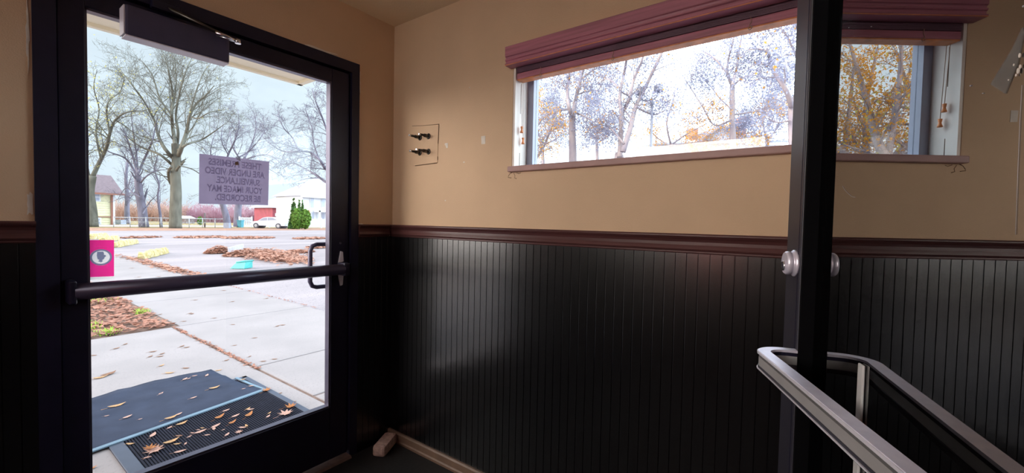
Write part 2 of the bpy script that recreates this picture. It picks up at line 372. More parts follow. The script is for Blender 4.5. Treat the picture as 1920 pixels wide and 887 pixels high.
# chair rail
RP = [(0, 1.246), (-.014, 1.246), (-.017, 1.249), (-.017, 1.254), (-.021, 1.257), (-.024, 1.262), (-.022, 1.268), (-.019, 1.276), (-.019, 1.287), (-.023, 1.296), (-.030, 1.303), (-.033, 1.308), (-.033, 1.312), (-.029, 1.316), (0, 1.316)]
b = MB(); b.sweep(RP, YB, 0, lambda u, v, t: (u, t, v)); struct('trim_1', b, M['rail'], 'glossy dark red-brown chair rail along the wall under the window', 'chair rail')
b = MB(); b.sweep(RP, DR, -.033, lambda u, v, t: (t, u, v)); struct('trim_2', b, M['rail'], 'short dark chair rail between the glass door frame and the corner', 'chair rail')
b = MB(); b.sweep(RP, XL, DL, lambda u, v, t: (t, u, v)); struct('trim_3', b, M['rail'], 'dark chair rail left of the glass entrance door', 'chair rail')
# beadboard wainscot: real grooves and beads
def beadboard(a, bnd, Mf):
    pit, t0 = .0386, -.012
    x = a; s = 1 if bnd > a else -1; n = int(abs(bnd-a)/pit)
    pts = [(a, 0.0)]
    for k in range(n+1):
        p = a + s*k*pit
        for du, dv in ((.0, t0), (.0345, t0), (.0354, t0+.0042), (.0364, t0+.0042), (.0372, t0+.0004), (.0382, t0)):
            q = p + s*du
            if (q-bnd)*s < 0: pts.append((q, dv))
    pts += [(bnd, t0), (bnd, 0.0)]
    mb = MB(); mb.sweep(pts, FLZ, 1.248, Mf); return mb
struct('trim_4', beadboard(-.012, YB, lambda u, v, t: (v, u, t)), M['black_paint'], 'black beadboard wainscot below the window wall', 'wainscot')
struct('trim_10', beadboard(0, YB, lambda u, v, t: (XL-v, u, t)), M['black_paint'], 'black wainscot along the left wall', 'wainscot')
b = MB(); b.sweep(RP, YB, 0, lambda u, v, t: (XL-u, t, v)); struct('trim_11', b, M['rail'], 'dark chair rail along the left wall', 'chair rail')
struct('trim_5', beadboard(DR, 0, lambda u, v, t: (u, v, t)), M['black_paint'], 'narrow black wainscot panel between door frame and corner', 'wainscot')
struct('trim_6', beadboard(DL, XL, lambda u, v, t: (u, v, t)), M['black_paint'], 'black wainscot left of the entrance door', 'wainscot')
b = MB(); b.sweep([(-.012, FLZ), (-.034, FLZ), (-.034, FLZ+.012), (-.028, FLZ+.018), (-.027, FLZ+.050), (-.022, FLZ+.058), (-.012, FLZ+.058)], YB, -.012, lambda u, v, t: (u, t, v))
struct('baseboard_right', b, M['base'], 'worn brown baseboard under the black wainscot', 'baseboard')

# ------------------------------------------------------------------ front door with its frame
b = MB()
b.box((DL, -.012, FLZ), (-1.357, TH+.01, DT)); b.box((-.280, -.012, FLZ), (DR, TH+.01, DT)); b.box((-1.357, -.012, 2.125), (-.280, TH+.01, DT))
b.box((-1.357, .05, 2.105), (-.280, .065, 2.125)); b.box((-1.357, .05, FLZ), (-1.344, .065, 2.125)); b.box((-.293, .05, FLZ), (-.280, .065, 2.125))
struct('trim_7', b, M['frame'], 'dark bronze metal frame around the entrance door', 'door frame')
b = MB(); b.sweep([(-.035, FLZ), (-.028, FLZ+.012), (.10, FLZ+.014), (.13, FLZ)], -1.357, -.280, lambda u, v, t: (t, u, v)); struct('trim_8', b, M['thresh'], 'worn brown threshold strip under the glass door', 'threshold')
d1 = empty('door_1', (-.82, .03, FLZ+.015), 'dark bronze aluminium glass entrance door with a push bar', 'door', None, 'structure')
YF, YK = .006, .050       # room face and street face of the leaf
GX0, GX1, GZ0, GZ1 = -1.288, -.384, .345, 2.052
b = MB(); b.box((-1.354, YF, .062), (GX0, YK, 2.118), bev=.003); b.build('stile', M['frame'], d1)
b = MB(); b.box((GX1, YF, .062), (-.284, YK, 2.118), bev=.003); b.build('stile', M['frame'], d1)
b = MB(); b.box((GX0, YF, GZ1), (GX1, YK, 2.118), bev=.003); b.build('top_rail', M['frame'], d1)
b = MB(); b.box((GX0, YF, .062), (GX1, YK, GZ0), bev=.003); b.build('bottom_rail', M['frame'], d1)
b = MB()
for (a, c) in (((GX0, .012, GZ0), (GX0+.006, .046, GZ1)), ((GX1-.008, .010, GZ0), (GX1, .046, GZ1)), ((GX0, .012, GZ0), (GX1, .046, GZ0+.008)), ((GX0, .012, GZ1-.008), (GX1, .046, GZ1))): b.box(a, c)
b.build('glazing_stop', M['frame_edge'], d1)
b = MB(); b.box((GX0, .026, GZ0), (GX1, .032, GZ1)); b.build('glass_pane', M['glass'], d1)
# push bar
pb = MB(); zc = 1.080; yb_ = -.042
pb.tube([(-1.33, yb_, zc), (-.345, yb_, zc)], .0285, 20); bar = pb.build('push_bar', M['push'], d1)
b = MB(); b.box((-1.345, -.068, zc-.040), (-1.325, .006, zc+.040), bev=.006); b.build('bar_mount', M['frame'], bar)
b = MB(); b.box((-.350, -.066, zc-.034), (-.318, .006, zc+.034), bev=.006); b.build('bar_mount', M['frame'], bar)
for s in (1, -1):
    b = MB(); b.sweep([(-.345, zc+s*.030), (-.333, zc+s*.092), (-.322, zc+s*.088), (-.318, zc+s*.038)], .006, -.004, lambda u, v, t: (u, t, v)); tag(b.build('bolt_cover', M['pale_metal'], bar), 'pale metal cover')
b = MB(); b.lathe([(.006, 0), (.006, .003), (.003, .005)], lambda p: (-.332+p[0], .006-p[2], 1.215+p[1]), 12); b.build('screw', M['frame_edge'], d1)
# street-side pull handle
P0, P1 = aty(612, 462, .10), aty(590, 462, .10)
hz1, hz0, hx = 1.206, .978, -.445
pth = [(-.345, .05, hz1), (-.352, .085, hz1), (-.372, .098, hz1), (hx+.035, .10, hz1), (hx+.012, .10, hz1-.008), (hx, .10, hz1-.032), (hx, .10, hz0+.032), (hx+.012, .10, hz0+.008), (hx+.035, .10, hz0), (-.372, .098, hz0), (-.352, .085, hz0), (-.345, .05, hz0)]
b = MB(); b.tube(pth, .0115, 10); b.build('pull_handle', M['push'], d1)
# closer
cx0, cx1, cz0, cz1 = -1.197, -.872, 1.978, 2.085
b = MB(); b.box((cx0, -.056, cz0), (cx1, YF, cz1), bev=.008); cl_ = b.build('door_closer', M['closer'], d1)
b = MB(); b.box((cx0+.002, -.053, cz0-.0025), (cx1-.002, YF, cz0+.001)); b.box((cx0-.0025, -.050, cz0+.004), (cx0+.001, YF, cz1-.004)); tag(b.build('closer_lit_faces', mat('lilac_lit_faces', (.85, .80, .92, 1), .5), cl_), 'underside and end of the closer cover, coloured pale as if lit')  # light on the underside and end face is put into this pale colour
el = aty(446, 78, -.10); sp = aty(404, 66, -.05); sh = aty(312, 14, -.03)
b = MB(); b.tube([sh, sh*.35+el*.65, el], [.009, .006, .006], 8); tag(b.build('closer_arm', M['dark_steel'], cl_), 'dark closer arm')
b = MB(); b.tube([aty(404, 61, -.09), aty(425, 68, -.10), el], [.007, .006, .006], 8); b.tube([sp, el], [.0055, .0055], 8); b.lathe([(.011, -.008), (.011, .008)], lambda p: (el[0]+p[0], el[1]+p[1], el[2]+p[2]), 12)
tag(b.build('closer_arm', M['steel'], cl_), 'bright steel elbow of the closer arm')
b = MB(); b.box((sh[0]-.045, -.04, sh[2]-.018), (sh[0]+.045, -.010, sh[2]+.018), bev=.006); b.build('arm_shoe', M['frame'], cl_)

# sign taped to the door glass, lettering reads from the street and shows mirrored through the paper
def text_mesh(body, size, name, align='CENTER', off=.0):
    cu = bpy.data.curves.new(name, 'FONT'); cu.body = body; cu.size = size; cu.align_x = align; cu.offset = off; cu.resolution_u = 3
    o = bpy.data.objects.new(name, cu); COL.objects.link(o)
    dg = bpy.context.evaluated_depsgraph_get(); me = bpy.data.meshes.new_from_object(o.evaluated_get(dg)); bpy.data.objects.remove(o); bpy.data.curves.remove(cu); return me
c = [aty(374, 288, .024), aty(505, 303, .024), aty(503, 385, .024), aty(373, 382, .024)]
ctr = sum(c)/4
sg = empty('sign', (ctr[0], .025, ctr[2]), 'lilac paper sign with mirrored surveillance notice taped inside the door glass', 'sign')
b = MB(); b.add([(p[0], .0250, p[2]) for p in c], [(0, 1, 2, 3)]); b.build('sheet', M['paper'], sg)
ax = (c[0]-c[1]); ang = math.atan2(c[1][2]-c[0][2], c[1][0]-c[0][0])
lines = ['THESE PREMISES', 'ARE UNDER VIDEO', 'SURVEILLANCE.', 'YOUR IMAGE MAY', 'BE RECORDED.']
Ht = (c[0][2]-c[3][2])
for i, s in enumerate(lines):
    me = text_mesh(s, .0385, 'line_of_text', 'CENTER', .0012)
    o = bpy.data.objects.new('line_of_text', me); COL.objects.link(o); me.materials.append(M['letter']); o.parent = sg
    # mirrored as seen from the room: the text's x axis runs toward -x
    zz = Ht*.5 - Ht*(.205+.178*i)
    sx = [.0, .0, -.010, .0, -.010][i]
    xs = np.array([v.co.x for v in me.vertices]); wd = xs.max()-xs.min(); tgt = [.222, .250, .186, .234, .193][i]*.93
    k = tgt/wd
    o.matrix_local = Matrix(((-k, 0, 0, -sx), (0, 0, 1, -.0013), (0, 1.0, 0, zz), (0, 0, 0, 1)))
b = MB(); b.sweep([(-.003, Ht*.5+.004), (.016, Ht*.5+.008), (.018, Ht*.5-.012), (.004, Ht*.5-.010)], -.0016, -.0010, lambda u, v, t: (ctr[0]+u, .025+t, ctr[2]+v)); tag(b.build('tape', M['tape'], sg), 'clear tape at the top edge')
b = MB(); b.sweep([(-.005, Ht*.5-.022), (.006, Ht*.5-.016), (.012, Ht*.5-.030), (-.002, Ht*.5-.034)], -.0016, -.0010, lambda u, v, t: (ctr[0]+u, .025+t, ctr[2]+v)); b.build('tape', M['leaf_d'], sg)
# pink sticker with oval emblem
c = [aty(162.5, 450, .024), aty(214, 450, .024), aty(214, 518, .024), aty(162.5, 520, .024)]
ctr = sum(c)/4
st = empty('sticker', (ctr[0], .025, ctr[2]), 'pink-red sticker with an oval state seal at the lower left of the door glass', 'sticker')
flat = lambda poly: MB().add(poly, [tuple(range(len(poly)))])
ow = [(ctr[0]+.001+.0290*math.cos(2*math.pi*k/32), ctr[2]+.004+.0290*math.sin(2*math.pi*k/32)) for k in range(32)]
def onrect(k):
    a_ = 2*math.pi*k/32; u, v = math.cos(a_), math.sin(a_); f_ = 1/max(abs(u), abs(v)); u, v = (u*f_+1)/2, (v*f_+1)/2
    q = (c[3]*(1-u)+c[2]*u)*(1-v)+(c[0]*(1-u)+c[1]*u)*v; return (q[0], .0250, q[2])
MB().add([(x_, .0250, z_) for x_, z_ in ow]+[onrect(k) for k in range(32)], [(k, (k+1) % 32, 32+(k+1) % 32, 32+k) for k in range(32)]).build('sheet', M['pink'], st)
flat([(x_, .0250, z_) for x_, z_ in ow]).build('emblem_field', M['emb_w'], st)
tag(flat([(x_, .0246, z_) for x_, z_ in [(c[3][0], c[3][2]-.010), (c[2][0], c[2][2]-.008), (c[2][0], c[2][2]-.0002), (c[3][0], c[3][2]-.0002)]]).build('border', M['emb_w'], st), 'white bottom border')
ell = lambda rx, rz, n=32: [(rx*math.cos(2*math.pi*k/n), rz*math.sin(2*math.pi*k/n)) for k in range(n)]
pl = lambda u, v, t: (ctr[0]+u+.001, .0241-t, ctr[2]+v+.004)
hole = ell(.0232, .0234); rim = ell(.0290, .0290); fl = lambda poly, t: [pl(u, v, t) for u, v in poly]
MB().add(fl(rim, .0006)+fl(hole, .0006), [(k, (k+1) % 32, 32+(k+1) % 32, 32+k) for k in range(32)]).build('emblem_ring', M['emb_g'], st)

IL = [(-.010, .020), (.006, .020), (.008, .012), (.007, .009), (.012, .007), (.013, .003), (.009, -.001), (.008, -.006), (.003, -.010), (.004, -.015), (.000, -.018), (-.004, -.016), (-.008, -.014), (-.004, -.010), (-.009, -.006), (-.010, .000), (-.011, .006)]
flat(fl(IL, .0006)).build('emblem_map', M['emb_g'], st)
for i, zz in enumerate((.033, -.030)):
    flat(fl([(-.016, zz+.0016), (.016, zz+.0016), (.016, zz), (-.016, zz)], .0004)).build('faded_text_line', thin_mat('faded_print', (.9, .8, .8, 1), .95), st)
a = [aty(154.5, 298, .024), aty(162, 298, .024), aty(163.5, 440, .024), aty(156, 440, .024)]
b = flat([(p[0], .0250, p[2]) for p in a]); tag(b.build('paper_strip', M['paper'], None, (a[3][0], .025, a[3][2])), 'narrow lilac paper strip along the left edge of the door glass above the pink sticker', 'paper')

# ------------------------------------------------------------------ window in the right wall
w1 = empty('window_1', (.08, (WY0+WY1)/2, WZ0), 'long horizontal window set high in the right wall', 'window', None, 'structure')
b = MB(); b.box((.002, WY0-.012, WZ0), (.115, WY0, WZ1)); b.box((.002, WY1, WZ0), (.115, WY1+.012, WZ1)); b.box((.002, WY1, WZ1-.012), (.115, WY0, WZ1)); b.build('jamb', M['white'], w1)
b = MB(); b.box((-.022, WY1-.03, WZ0-.026), (.115, WY0+.010, WZ0), bev=.004); b.build('sill', M['sill'], w1)
b = MB()
y0, y1 = WY0-.012, WY1+.012
b.box((.105, y0-.034, WZ0), (.150, y0, WZ1-.012)); b.box((.105, y1, WZ0), (.150, y1+.034, WZ1-.012)); b.box((.105, y1, WZ0), (.150, y0, WZ0+.016)); b.box((.105, y1, WZ1-.05), (.150, y0, WZ1-.012))
b.build('window_frame', M['win_frame'], w1)
b = MB(); b.box((.126, y1+.034, WZ0+.016), (.131, y0-.034, WZ1-.05)); b.build('glass_pane', M['glass'], w1)
b = MB(); b.tube([(.045, WY0-.0125, WZ0+.002), (.045, WY0-.0125, WZ0+.07)], .0012, 4); b.tube([(.046, WY0-.0125, 1.86), (.046, WY0-.0125, 2.0)], .0012, 4); b.build('paint_crack', M['pencil'], w1)

bl = empty('window_blind', (.0, (WY0+WY1)/2, WZ1), 'raised mauve-brown wooden blind with a moulded valance across the window top', 'blind')
VP = [(-.002, 2.066), (-.046, 2.066), (-.050, 2.069), (-.050, 2.074), (-.043, 2.078), (-.043, 2.086), (-.049, 2.089), (-.049, 2.094), (-.043, 2.098), (-.045, 2.104), (-.050, 2.107), (-.050, 2.150), (-.046, 2.153), (-.002, 2.153)]
b = MB(); b.sweep(VP, WY1-.03, WY0+.012, lambda u, v, t: (u-.002, t, v-.006)); vl = b.build('valance', M['blind'], bl)
b = MB(); b.box((-.0525, WY1-.03, 2.0605), (-.003, WY0+.012, 2.0625)); tag(b.build('valance_edge', M['orange_wood'], vl), 'orange lower edge of the valance')
b = MB(); b.box((.004, WY1+.014, 2.055), (.060, WY0-.014, 2.086)); b.build('headrail', M['blind_dark'], bl)
b = MB()
for k in range(6): b.box((.003, WY1+.016, 2.038+.0032*k), (.056, WY0-.016, 2.0405+.0032*k))
b.build('slat_stack', M['blind_dark'], bl)
b = MB(); b.box((.002, WY1+.016, 2.008), (.056, WY0-.016, 2.037), bev=.006); br = b.build('bottom_rail', M['blind'], bl)
b = MB(); b.box((.006, WY1+.018, 2.0045), (.050, WY0-.018, 2.0095)); tag(b.build('rail_underside', M['orange_wood'], br), 'orange underside of the bottom rail')
for yy in (-1.02, -1.36, -1.84):
    b = MB(); b.tube([(.0015, yy, 2.04), (.0, yy-.004, 2.025), (.0005, yy+.003, 2.012), (.003, yy-.006, 2.004), (.010, yy+.004, 2.000)], .0012, 5); b.tube([(.0025, yy+.006*math.cos(a), 2.005+.006*math.sin(a)) for a in np.linspace(0, 6.28, 11)], .0011, 4); b.build('ladder_cord', M['cord'], bl)
for (px, py, x_) in ((978.3, 243, .085), (980.7, 264, .092)):
    pt = np.array([.0, 0, 0.]); d_ = FWD + (px-960)/F_PX*RT - (py-443.5)/F_PX*UP; q = CAM + (WY0-.026-CAM[1])/d_[1]*d_
    b = MB(); b.tube([(q[0], q[1], q[2]+.015), (q[0]-.01, q[1], 2.03)], .0012, 5); cd = b.build('pull_cord', M['cord'], bl)
    b = MB(); b.lathe([(.003, .015), (.0065, .0135), (.0055, .006), (.0042, 0), (.0062, -.008), (.0085, -.013), (.0070, -.016)], lambda p, q=q: (q[0]+p[0], q[1]+p[1], q[2]+p[2]), 14); tag(b.build('tassel', M['orange_wood'], cd), 'small turned wooden tassel')

# ------------------------------------------------------------------ things on the right wall
b = MB(); b.sweep([(-.15, 1.878), (-.382, 1.862), (-.376, 1.655), (-.18, 1.654), (-.15, 1.66)], 0, -.0022, lambda u, v, t: (t, u, v))
pn = b.build('wall_panel', M['wall'], None, (-.0011, -.27, 1.655)); tag(pn, 'thin tan access panel with dark seams, near the corner', 'panel')
b = MB(); b.tube([(-.0024, -.385, 1.862), (-.0024, -.25, 1.870), (-.0024, -.17, 1.878)], .0013, 4); b.tube([(-.0024, -.3835, 1.862), (-.0024, -.379, 1.760)], .0016, 4); b.tube([(-.0024, -.374, 1.656), (-.0024, -.20, 1.652)], .0020, 4); b.tube([(-.0024, -.378, 1.69), (-.0024, -.378, 1.672)], .0022, 4); b.build('seam', M['pencil'], pn)
stubs = [((787, 260.7), (767.7, 255.3), 'upper left'), ((803, 257.5), (785.5, 253.5), 'upper right'), ((786.7, 288.5), (769, 284.2), 'lower left'), ((803, 286.3), (781, 282.8), 'lower right')]
for (pb_, pt_, nm) in stubs:
    d_ = FWD + (pb_[0]-960)/F_PX*RT - (pb_[1]-443.5)/F_PX*UP; q = CAM + (-.004-CAM[0])/d_[0]*d_
    q[2] = {'u': 1.806, 'l': 1.722}[nm[0]]
    # length so that the tip lands on the observed spot
    best = min(np.arange(.02, .12, .002), key=lambda l_: abs(960+F_PX*((np.array([-l_, q[1], q[2]])-CAM)@RT)/((np.array([-l_, q[1], q[2]])-CAM)@FWD)-pt_[0]))
    r_ = empty('valve_stem', (-.002, q[1], q[2]), 'dark metal valve stem with bright tip, %s of four on the tan wall panel' % nm, 'valve stem', 'valve stems on the wall panel')
    f_ = lambda p, q=q: (-.002-p[2], q[1]+p[0], q[2]+p[1])
    b = MB(); b.lathe([(.016, 0), (.016, .002), (.013, .004), (.010, .005)], f_, 18); b.build('escutcheon', M['dark_steel'], r_)
    b = MB(); b.lathe([(.0095, .003), (.0095, best*.45), (.0075, best*.47), (.0060, best*.5), (.0060, best-.006)], f_, 12); b.build('stem', M['dark_steel'], r_)
    b = MB(); b.lathe([(.0068, best-.010), (.0068, best-.001), (.0050, best)], f_, 12); tag(b.build('tip', M['steel'], r_), 'bright steel tip')
b = MB(); b.sweep([(-.430, 1.757), (-.452, 1.756), (-.452, 1.731), (-.440, 1.730), (-.436, 1.742), (-.429, 1.748)], 0, -.0015, lambda u, v, t: (t, u, v)); tag(b.build('adhesive_tab', M['patch'], None, (-.0008, -.44, 1.73)), 'small torn white adhesive tab right beside the valve panel', 'adhesive tab', 'white tabs on the wall')
b = MB(); b.sweep([(-.682, 1.767), (-.708, 1.767), (-.709, 1.727), (-.684, 1.728)], 0, -.0015, lambda u, v, t: (t, u, v)); tag(b.build('adhesive_tab', M['patch'], None, (-.0008, -.695, 1.727)), 'taller white adhesive tab on the wall nearer the window', 'adhesive tab', 'white tabs on the wall')
# brick doorstop
b = MB()
ca, sa = math.cos(R(28)), math.sin(R(28))
b.box((-.085, -.038, 0), (.085, .038, .062), M=lambda p: (-.115+p[0]*ca-p[1]*sa, -.105+p[0]*sa+p[1]*ca, FLZ+p[2]), bev=.016)
tag(b.build('brick', M['brick'], None, (-.115, -.105, FLZ)), 'rough pinkish brick lying on the dark floor in the corner by the door', 'brick')

# ------------------------------------------------------------------ inner glass door, ajar beside the camera
AZ = R(72); DD = np.array([math.sin(AZ), math.cos(AZ), 0]); NN = np.array([math.cos(AZ), -math.sin(AZ), 0])
def dm(p): # (along, perp away from camera, z)
    q = np.array([CAM[0], CAM[1], 0]) + DD*p[0] + NN*p[1]; return (q[0], q[1], p[2])
A1, A0, PF, PGl, PB_ = .678, -.262, .1840, .2000, .2160
hinge = dm((A0, .2, FLZ))
d2 = empty('door_2', hinge, 'inner glass door standing ajar, dark stile and chrome push bar, reflecting the window', 'door', None, 'structure')
b = MB(); b.box((A1-.059, PF, .05), (A1, PB_, 2.13), M=dm, bev=.0025); st2 = b.build('stile', M['bar'], d2)
b = MB(); b.box((A1-.0505, PF-.0004, .05), (A1-.0485, PF+.001, 2.13), M=dm); b.build('groove', M['frame'], st2)
b = MB(); b.box((A1-.064, PF+.001, .16), (A1-.059, PGl+.004, 2.06), M=dm); b.build('glazing_stop', M['gasket'], st2)
b = MB(); b.box((A0, PF, .05), (A0+.05, PB_, 2.13), M=dm, bev=.0025); b.build('stile', M['frame'], d2)
b = MB(); b.box((A0+.05, PF, 2.06), (A1-.059, PB_, 2.13), M=dm, bev=.0025); b.build('top_rail', M['frame'], d2)
b = MB(); b.box((A0+.05, PF, .05), (A1-.059, PB_, .16), M=dm, bev=.0025); b.build('bottom_rail', M['frame'], d2)
b = MB(); b.box((A0+.05, PGl, .16), (A1-.059, PGl+.006, 2.06), M=dm); gp = b.build('glass_pane', M['mirror_glass'], d2)
# lock cylinder on the stile face
la, lz = .640, 1.297
lf = lambda p: dm((la+p[0], PF-p[2], lz+p[1]))
b = MB(); b.lathe([(.0175, 0), (.0175, .002), (.0155, .004), (.0145, .0045), (.0145, .006), (.0155, .0065), (.0152, .0105), (.0138, .0122)], lf, 28); lk = tag(b.build('lock_cylinder', M['chrome'], d2), 'chrome lock cylinder')
b = MB(); b.lathe([(.0066, .0120), (.0066, .0138), (.0058, .0144)], lambda p: lf((p[0]+.001, p[1]-.004, p[2])), 18); b.build('key_plug', M['steel'], lk)
b = MB(); b.box((-.0008, -.0070, .0142), (.0026, -.0010, .0147), M=lambda p: lf(p)); b.build('keyway', M['frame'], lk)
# push bar: flat aluminium channel with grey insert, returning to the stile at the free end
ZB = 1.187
def arc_path(off):
    # centre line of the outer face in (along, perp); free end turns back to the stile
    pts = [(-.225, .190-off*0), (-.222, .150), (-.205, .140), (.10, .158), (.30, .1665)]
    return pts
LN = [(-.20, .138), (.05, .152), (.332, .162), (.56, .1405), (.598, .1365)]      # outer edge
def bar_prof(depth0, depth1, z0, z1, name, matl, parent, a_end=.6475):
    """channel between two offsets from the outer edge (depth away from the camera) and two heights"""
    outer = []; inner = []
    for (a, p) in LN: outer.append((a, p+depth0)); inner.append((a, p+depth1))
    # rounded free end
    ce = (LN[-1][0], LN[-1][1]+.034)
    for k in range(1, 9):
        t = math.pi/2*k/8
        outer.append((ce[0]+(.034-depth0)*math.sin(t)*.85, ce[1]-(.034-depth0)*math.cos(t)))
        inner.append((ce[0]+(.034-depth1)*math.sin(t)*.85, ce[1]-(.034-depth1)*math.cos(t)))
    outer.append((ce[0]+(.034-depth0)*.85, PF)); inner.append((ce[0]+(.034-depth1)*.85, PF))
    n = len(outer); mb = MB(); vs = []
    for (o_, i_) in zip(outer, inner):
        vs += [dm((o_[0], o_[1], z0)), dm((i_[0], i_[1], z0)), dm((i_[0], i_[1], z1)), dm((o_[0], o_[1], z1))]
    fs = [(4*i+k, 4*i+(k+1) % 4, 4*i+4+(k+1) % 4, 4*i+4+k) for i in range(n-1) for k in range(4)] + [(3, 2, 1, 0), tuple(4*(n-1)+k for k in range(4))]
    mb.add(vs, fs); return mb.build(name, matl, parent)
pbar = bar_prof(.0, .0135, ZB-.003, ZB, 'push_bar', M['chrome'], d2)
bar_prof(-.0012, .002, ZB-.0034, ZB-.0006, 'edge_highlight', M['pale_metal'], pbar)  # pale strip painting the highlight along the bar's rounded outer edge
bar_prof(.005, .012, ZB-.0078, ZB-.003, 'shadow_gap', M['frame'], pbar)
tag(bar_prof(.0008, .012, ZB-.0185, ZB-.0078, 'grey_insert', M['grey_insert'], pbar), 'matt grey insert strip')
bar_prof(.0, .0135, ZB-.024, ZB-.0185, 'lower_edge', M['bar'], pbar)
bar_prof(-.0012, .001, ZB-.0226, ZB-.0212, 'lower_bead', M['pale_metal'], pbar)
b = MB(); b.box((-.235, .142, ZB-.022), (-.222, PF, ZB-.002), M=dm); b.build('bar_mount', M['frame'], pbar)
b = MB(); b.box((.480, PGl-.0030, .85), (.4905, PGl-.0005, 1.2135), M=dm, bev=.0012); tag(b.build('vertical_pull', mat('pale_grey_pull', (.55, .55, .56, 1), .6), d2), 'pale grey vertical pull plate on the glass')
# clear tape scrap on the inner door glass
def dglass(px, py, perp=.1990):
    d_ = FWD + (px-960)/F_PX*RT - (py-443.5)/F_PX*UP
    o_ = CAM + NN*perp; t = ((o_-CAM)@NN)/(d_@NN); q = CAM + t*d_; v = q-CAM
    return (float(v@DD), float(q[2]))
tp = [dglass(1855, 158), dglass(1882, 176), dglass(1905, 120), dglass(1917, 62), dglass(1914, 52), dglass(1895, 92)]
b = MB(); b.sweep(tp, PGl-.0006, PGl-.0001, lambda u, v, t: dm((u, t, v))); tc_ = dm((tp[0][0], PGl, tp[1][1])); tpo = tag(b.build('tape_scrap', M['tape'], None, tc_), 'scrap of clear tape with white specks stuck on the inner glass door', 'tape')
b = MB()
for (px, py, s_) in ((1911, 104, .0009), (1908, 133, .0011), (1912, 125, .0008), (1900, 122, .0005), (1904, 141, .0005), (1890, 150, .0003)):
    a_, z_ = dglass(px, py); b.sweep([(a_+s_*math.cos(t)*.8, z_+s_*1.5*math.sin(t)) for t in np.linspace(0, 6.28, 9)[:-1]], PGl-.0010, PGl-.0006, lambda u, v, t: dm((u, t, v)))
b.build('paint_speck', M['patch'], tpo)
b = MB()
for (px, py, s_) in ((1590, 52, .0004), (1632, 50, .0004), (1817, 161, .0005), (1840, 175, .0003), (1916, 12, .0006)):
    a_, z_ = dglass(px, py); b.sweep([(a_+s_*math.cos(t), z_+s_*math.sin(t)) for t in np.linspace(0, 6.28, 9)[:-1]], PGl-.0006, PGl-.0001, lambda u, v, t: dm((u, t, v)))
for seg in ([(1578, 349), (1583, 357), (1590, 364), (1596, 369), (1602, 370)], [(1913, 160), (1909, 230), (1905, 330), (1901, 440)]):
    q = [dglass(*p) for p in seg]; b.tube([dm((a_, PGl-.0003, z_)) for a_, z_ in q], .00012, 4)
b.build('scratch', M['grey_board'], d2)
# frame of the inner doorway
b = MB(); b.box((-.905, YB-.13, FLZ), (-.86, YB+.01, 2.18)); b.box((-1.86, YB-.13, FLZ), (-1.815, YB+.01, 2.18)); b.box((-2.76, YB-.13, FLZ), (-2.715, YB+.01, 2.18)); b.box((-2.76, YB-.13, 2.14), (-.86, YB+.01, 2.18))
struct('trim_9', b, M['frame'], 'dark metal frame of the inner doorway behind the camera', 'door frame')
# red lamp on the left wall, whose glow lands on the rail under the window
rl = empty('wall_lamp', (XL, -1.15, 1.21), 'small red wall lamp on the left wall of the vestibule', 'lamp')
b = MB(); b.lathe([(.06, 0), (.06, .012), (.03, .02), (.02, .05)], lambda p: (XL+p[2], -1.15+p[0], 1.21+p[1]), 20); b.build('backplate', M['dark_steel'], rl)
b = MB(); b.lathe([(.02, .05), (.05, .06), (.075, .10), (.08, .14), (.06, .19), (.02, .21)], lambda p: (XL+p[2], -1.15+p[0], 1.21+p[1]), 20); b.build('lamp_shade', M['red_lamp'], rl)

# ================================================================== outside
b = MB(); b.box((-60, TH, -.30), (140, 46.0, -.012)); b.box((TH, -60, -.30), (140, TH, -.012)); struct('parking_lot', b, M['lot'], 'pale worn asphalt parking lot outside', 'parking lot')
b = MB(); b.box((-60, 46.0, -.30), (140, 150, -.008)); struct('lawn', b, M['grass'], 'faded grass beyond the parking lot', 'lawn')
b = MB(); b.box((-60, 45.0, -.28), (140, 55.5, -.003)); struct('verge', b, M['verge'], 'strip of fallen leaves along the far edge of the lot', 'verge')
b = MB(); b.box((-60, 62, -.28), (140, 70, 0.0)); struct('road', b, M['road'], 'pale road beyond the fence', 'road')
# concrete walk in slabs, with gaps
b = MB()
XJ, XE, g = .06, 1.72, .012
def slab(x0, x1, ya, yb): b.box((x0+g, ya+g, -.25), (x1-g, yb-g, 0.0), bev=.006)
slab(-2.2, XJ, TH, 4.2)
slab(XJ, XE, TH+.0, 1.0); slab(XJ, XE, 1.0, 2.0); slab(XJ, XE, 2.0, 4.2)
for k in range(7): slab(.12, XE + .012*k, 4.2+2.1*k, 4.2+2.1*(k+1))
struct('sidewalk', b, M['concrete'], 'pale concrete walk leading from the entrance door', 'sidewalk')
b = MB(); b.box((-2.2, TH, -.25), (XE, 19, -.010)); struct('walk_base', b, M['soil'])
b = MB(); b.box((-9, 4.22, -.25), (.115, 15, -.006)); struct('garden_bed', b, M['soil'], 'soil bed beside the walk', 'garden bed')
b = MB(); b.box((-1.9, TH, 2.42), (.14, 1.34, 2.56)); b.box((-1.9, 1.30, 2.40), (.14, 1.335, 2.42)); b.box((.10, TH, 2.40), (.135, 1.335, 2.42))
struct('canopy', b, M['soffit'], 'cream soffit of the canopy over the entrance', 'canopy')
b = MB(); b.box((XL-.1, TH+.002, -.2), (DL-.02, TH+.06, 3.4)); b.box((DR+.02, TH+.002, -.2), (TH+.06, TH+.06, 3.4)); b.box((DL-.02, TH+.002, DT+.02), (DR+.02, TH+.06, 3.4)); struct('wall_exterior', b, M['ext_wall'])

nr = np.random.RandomState
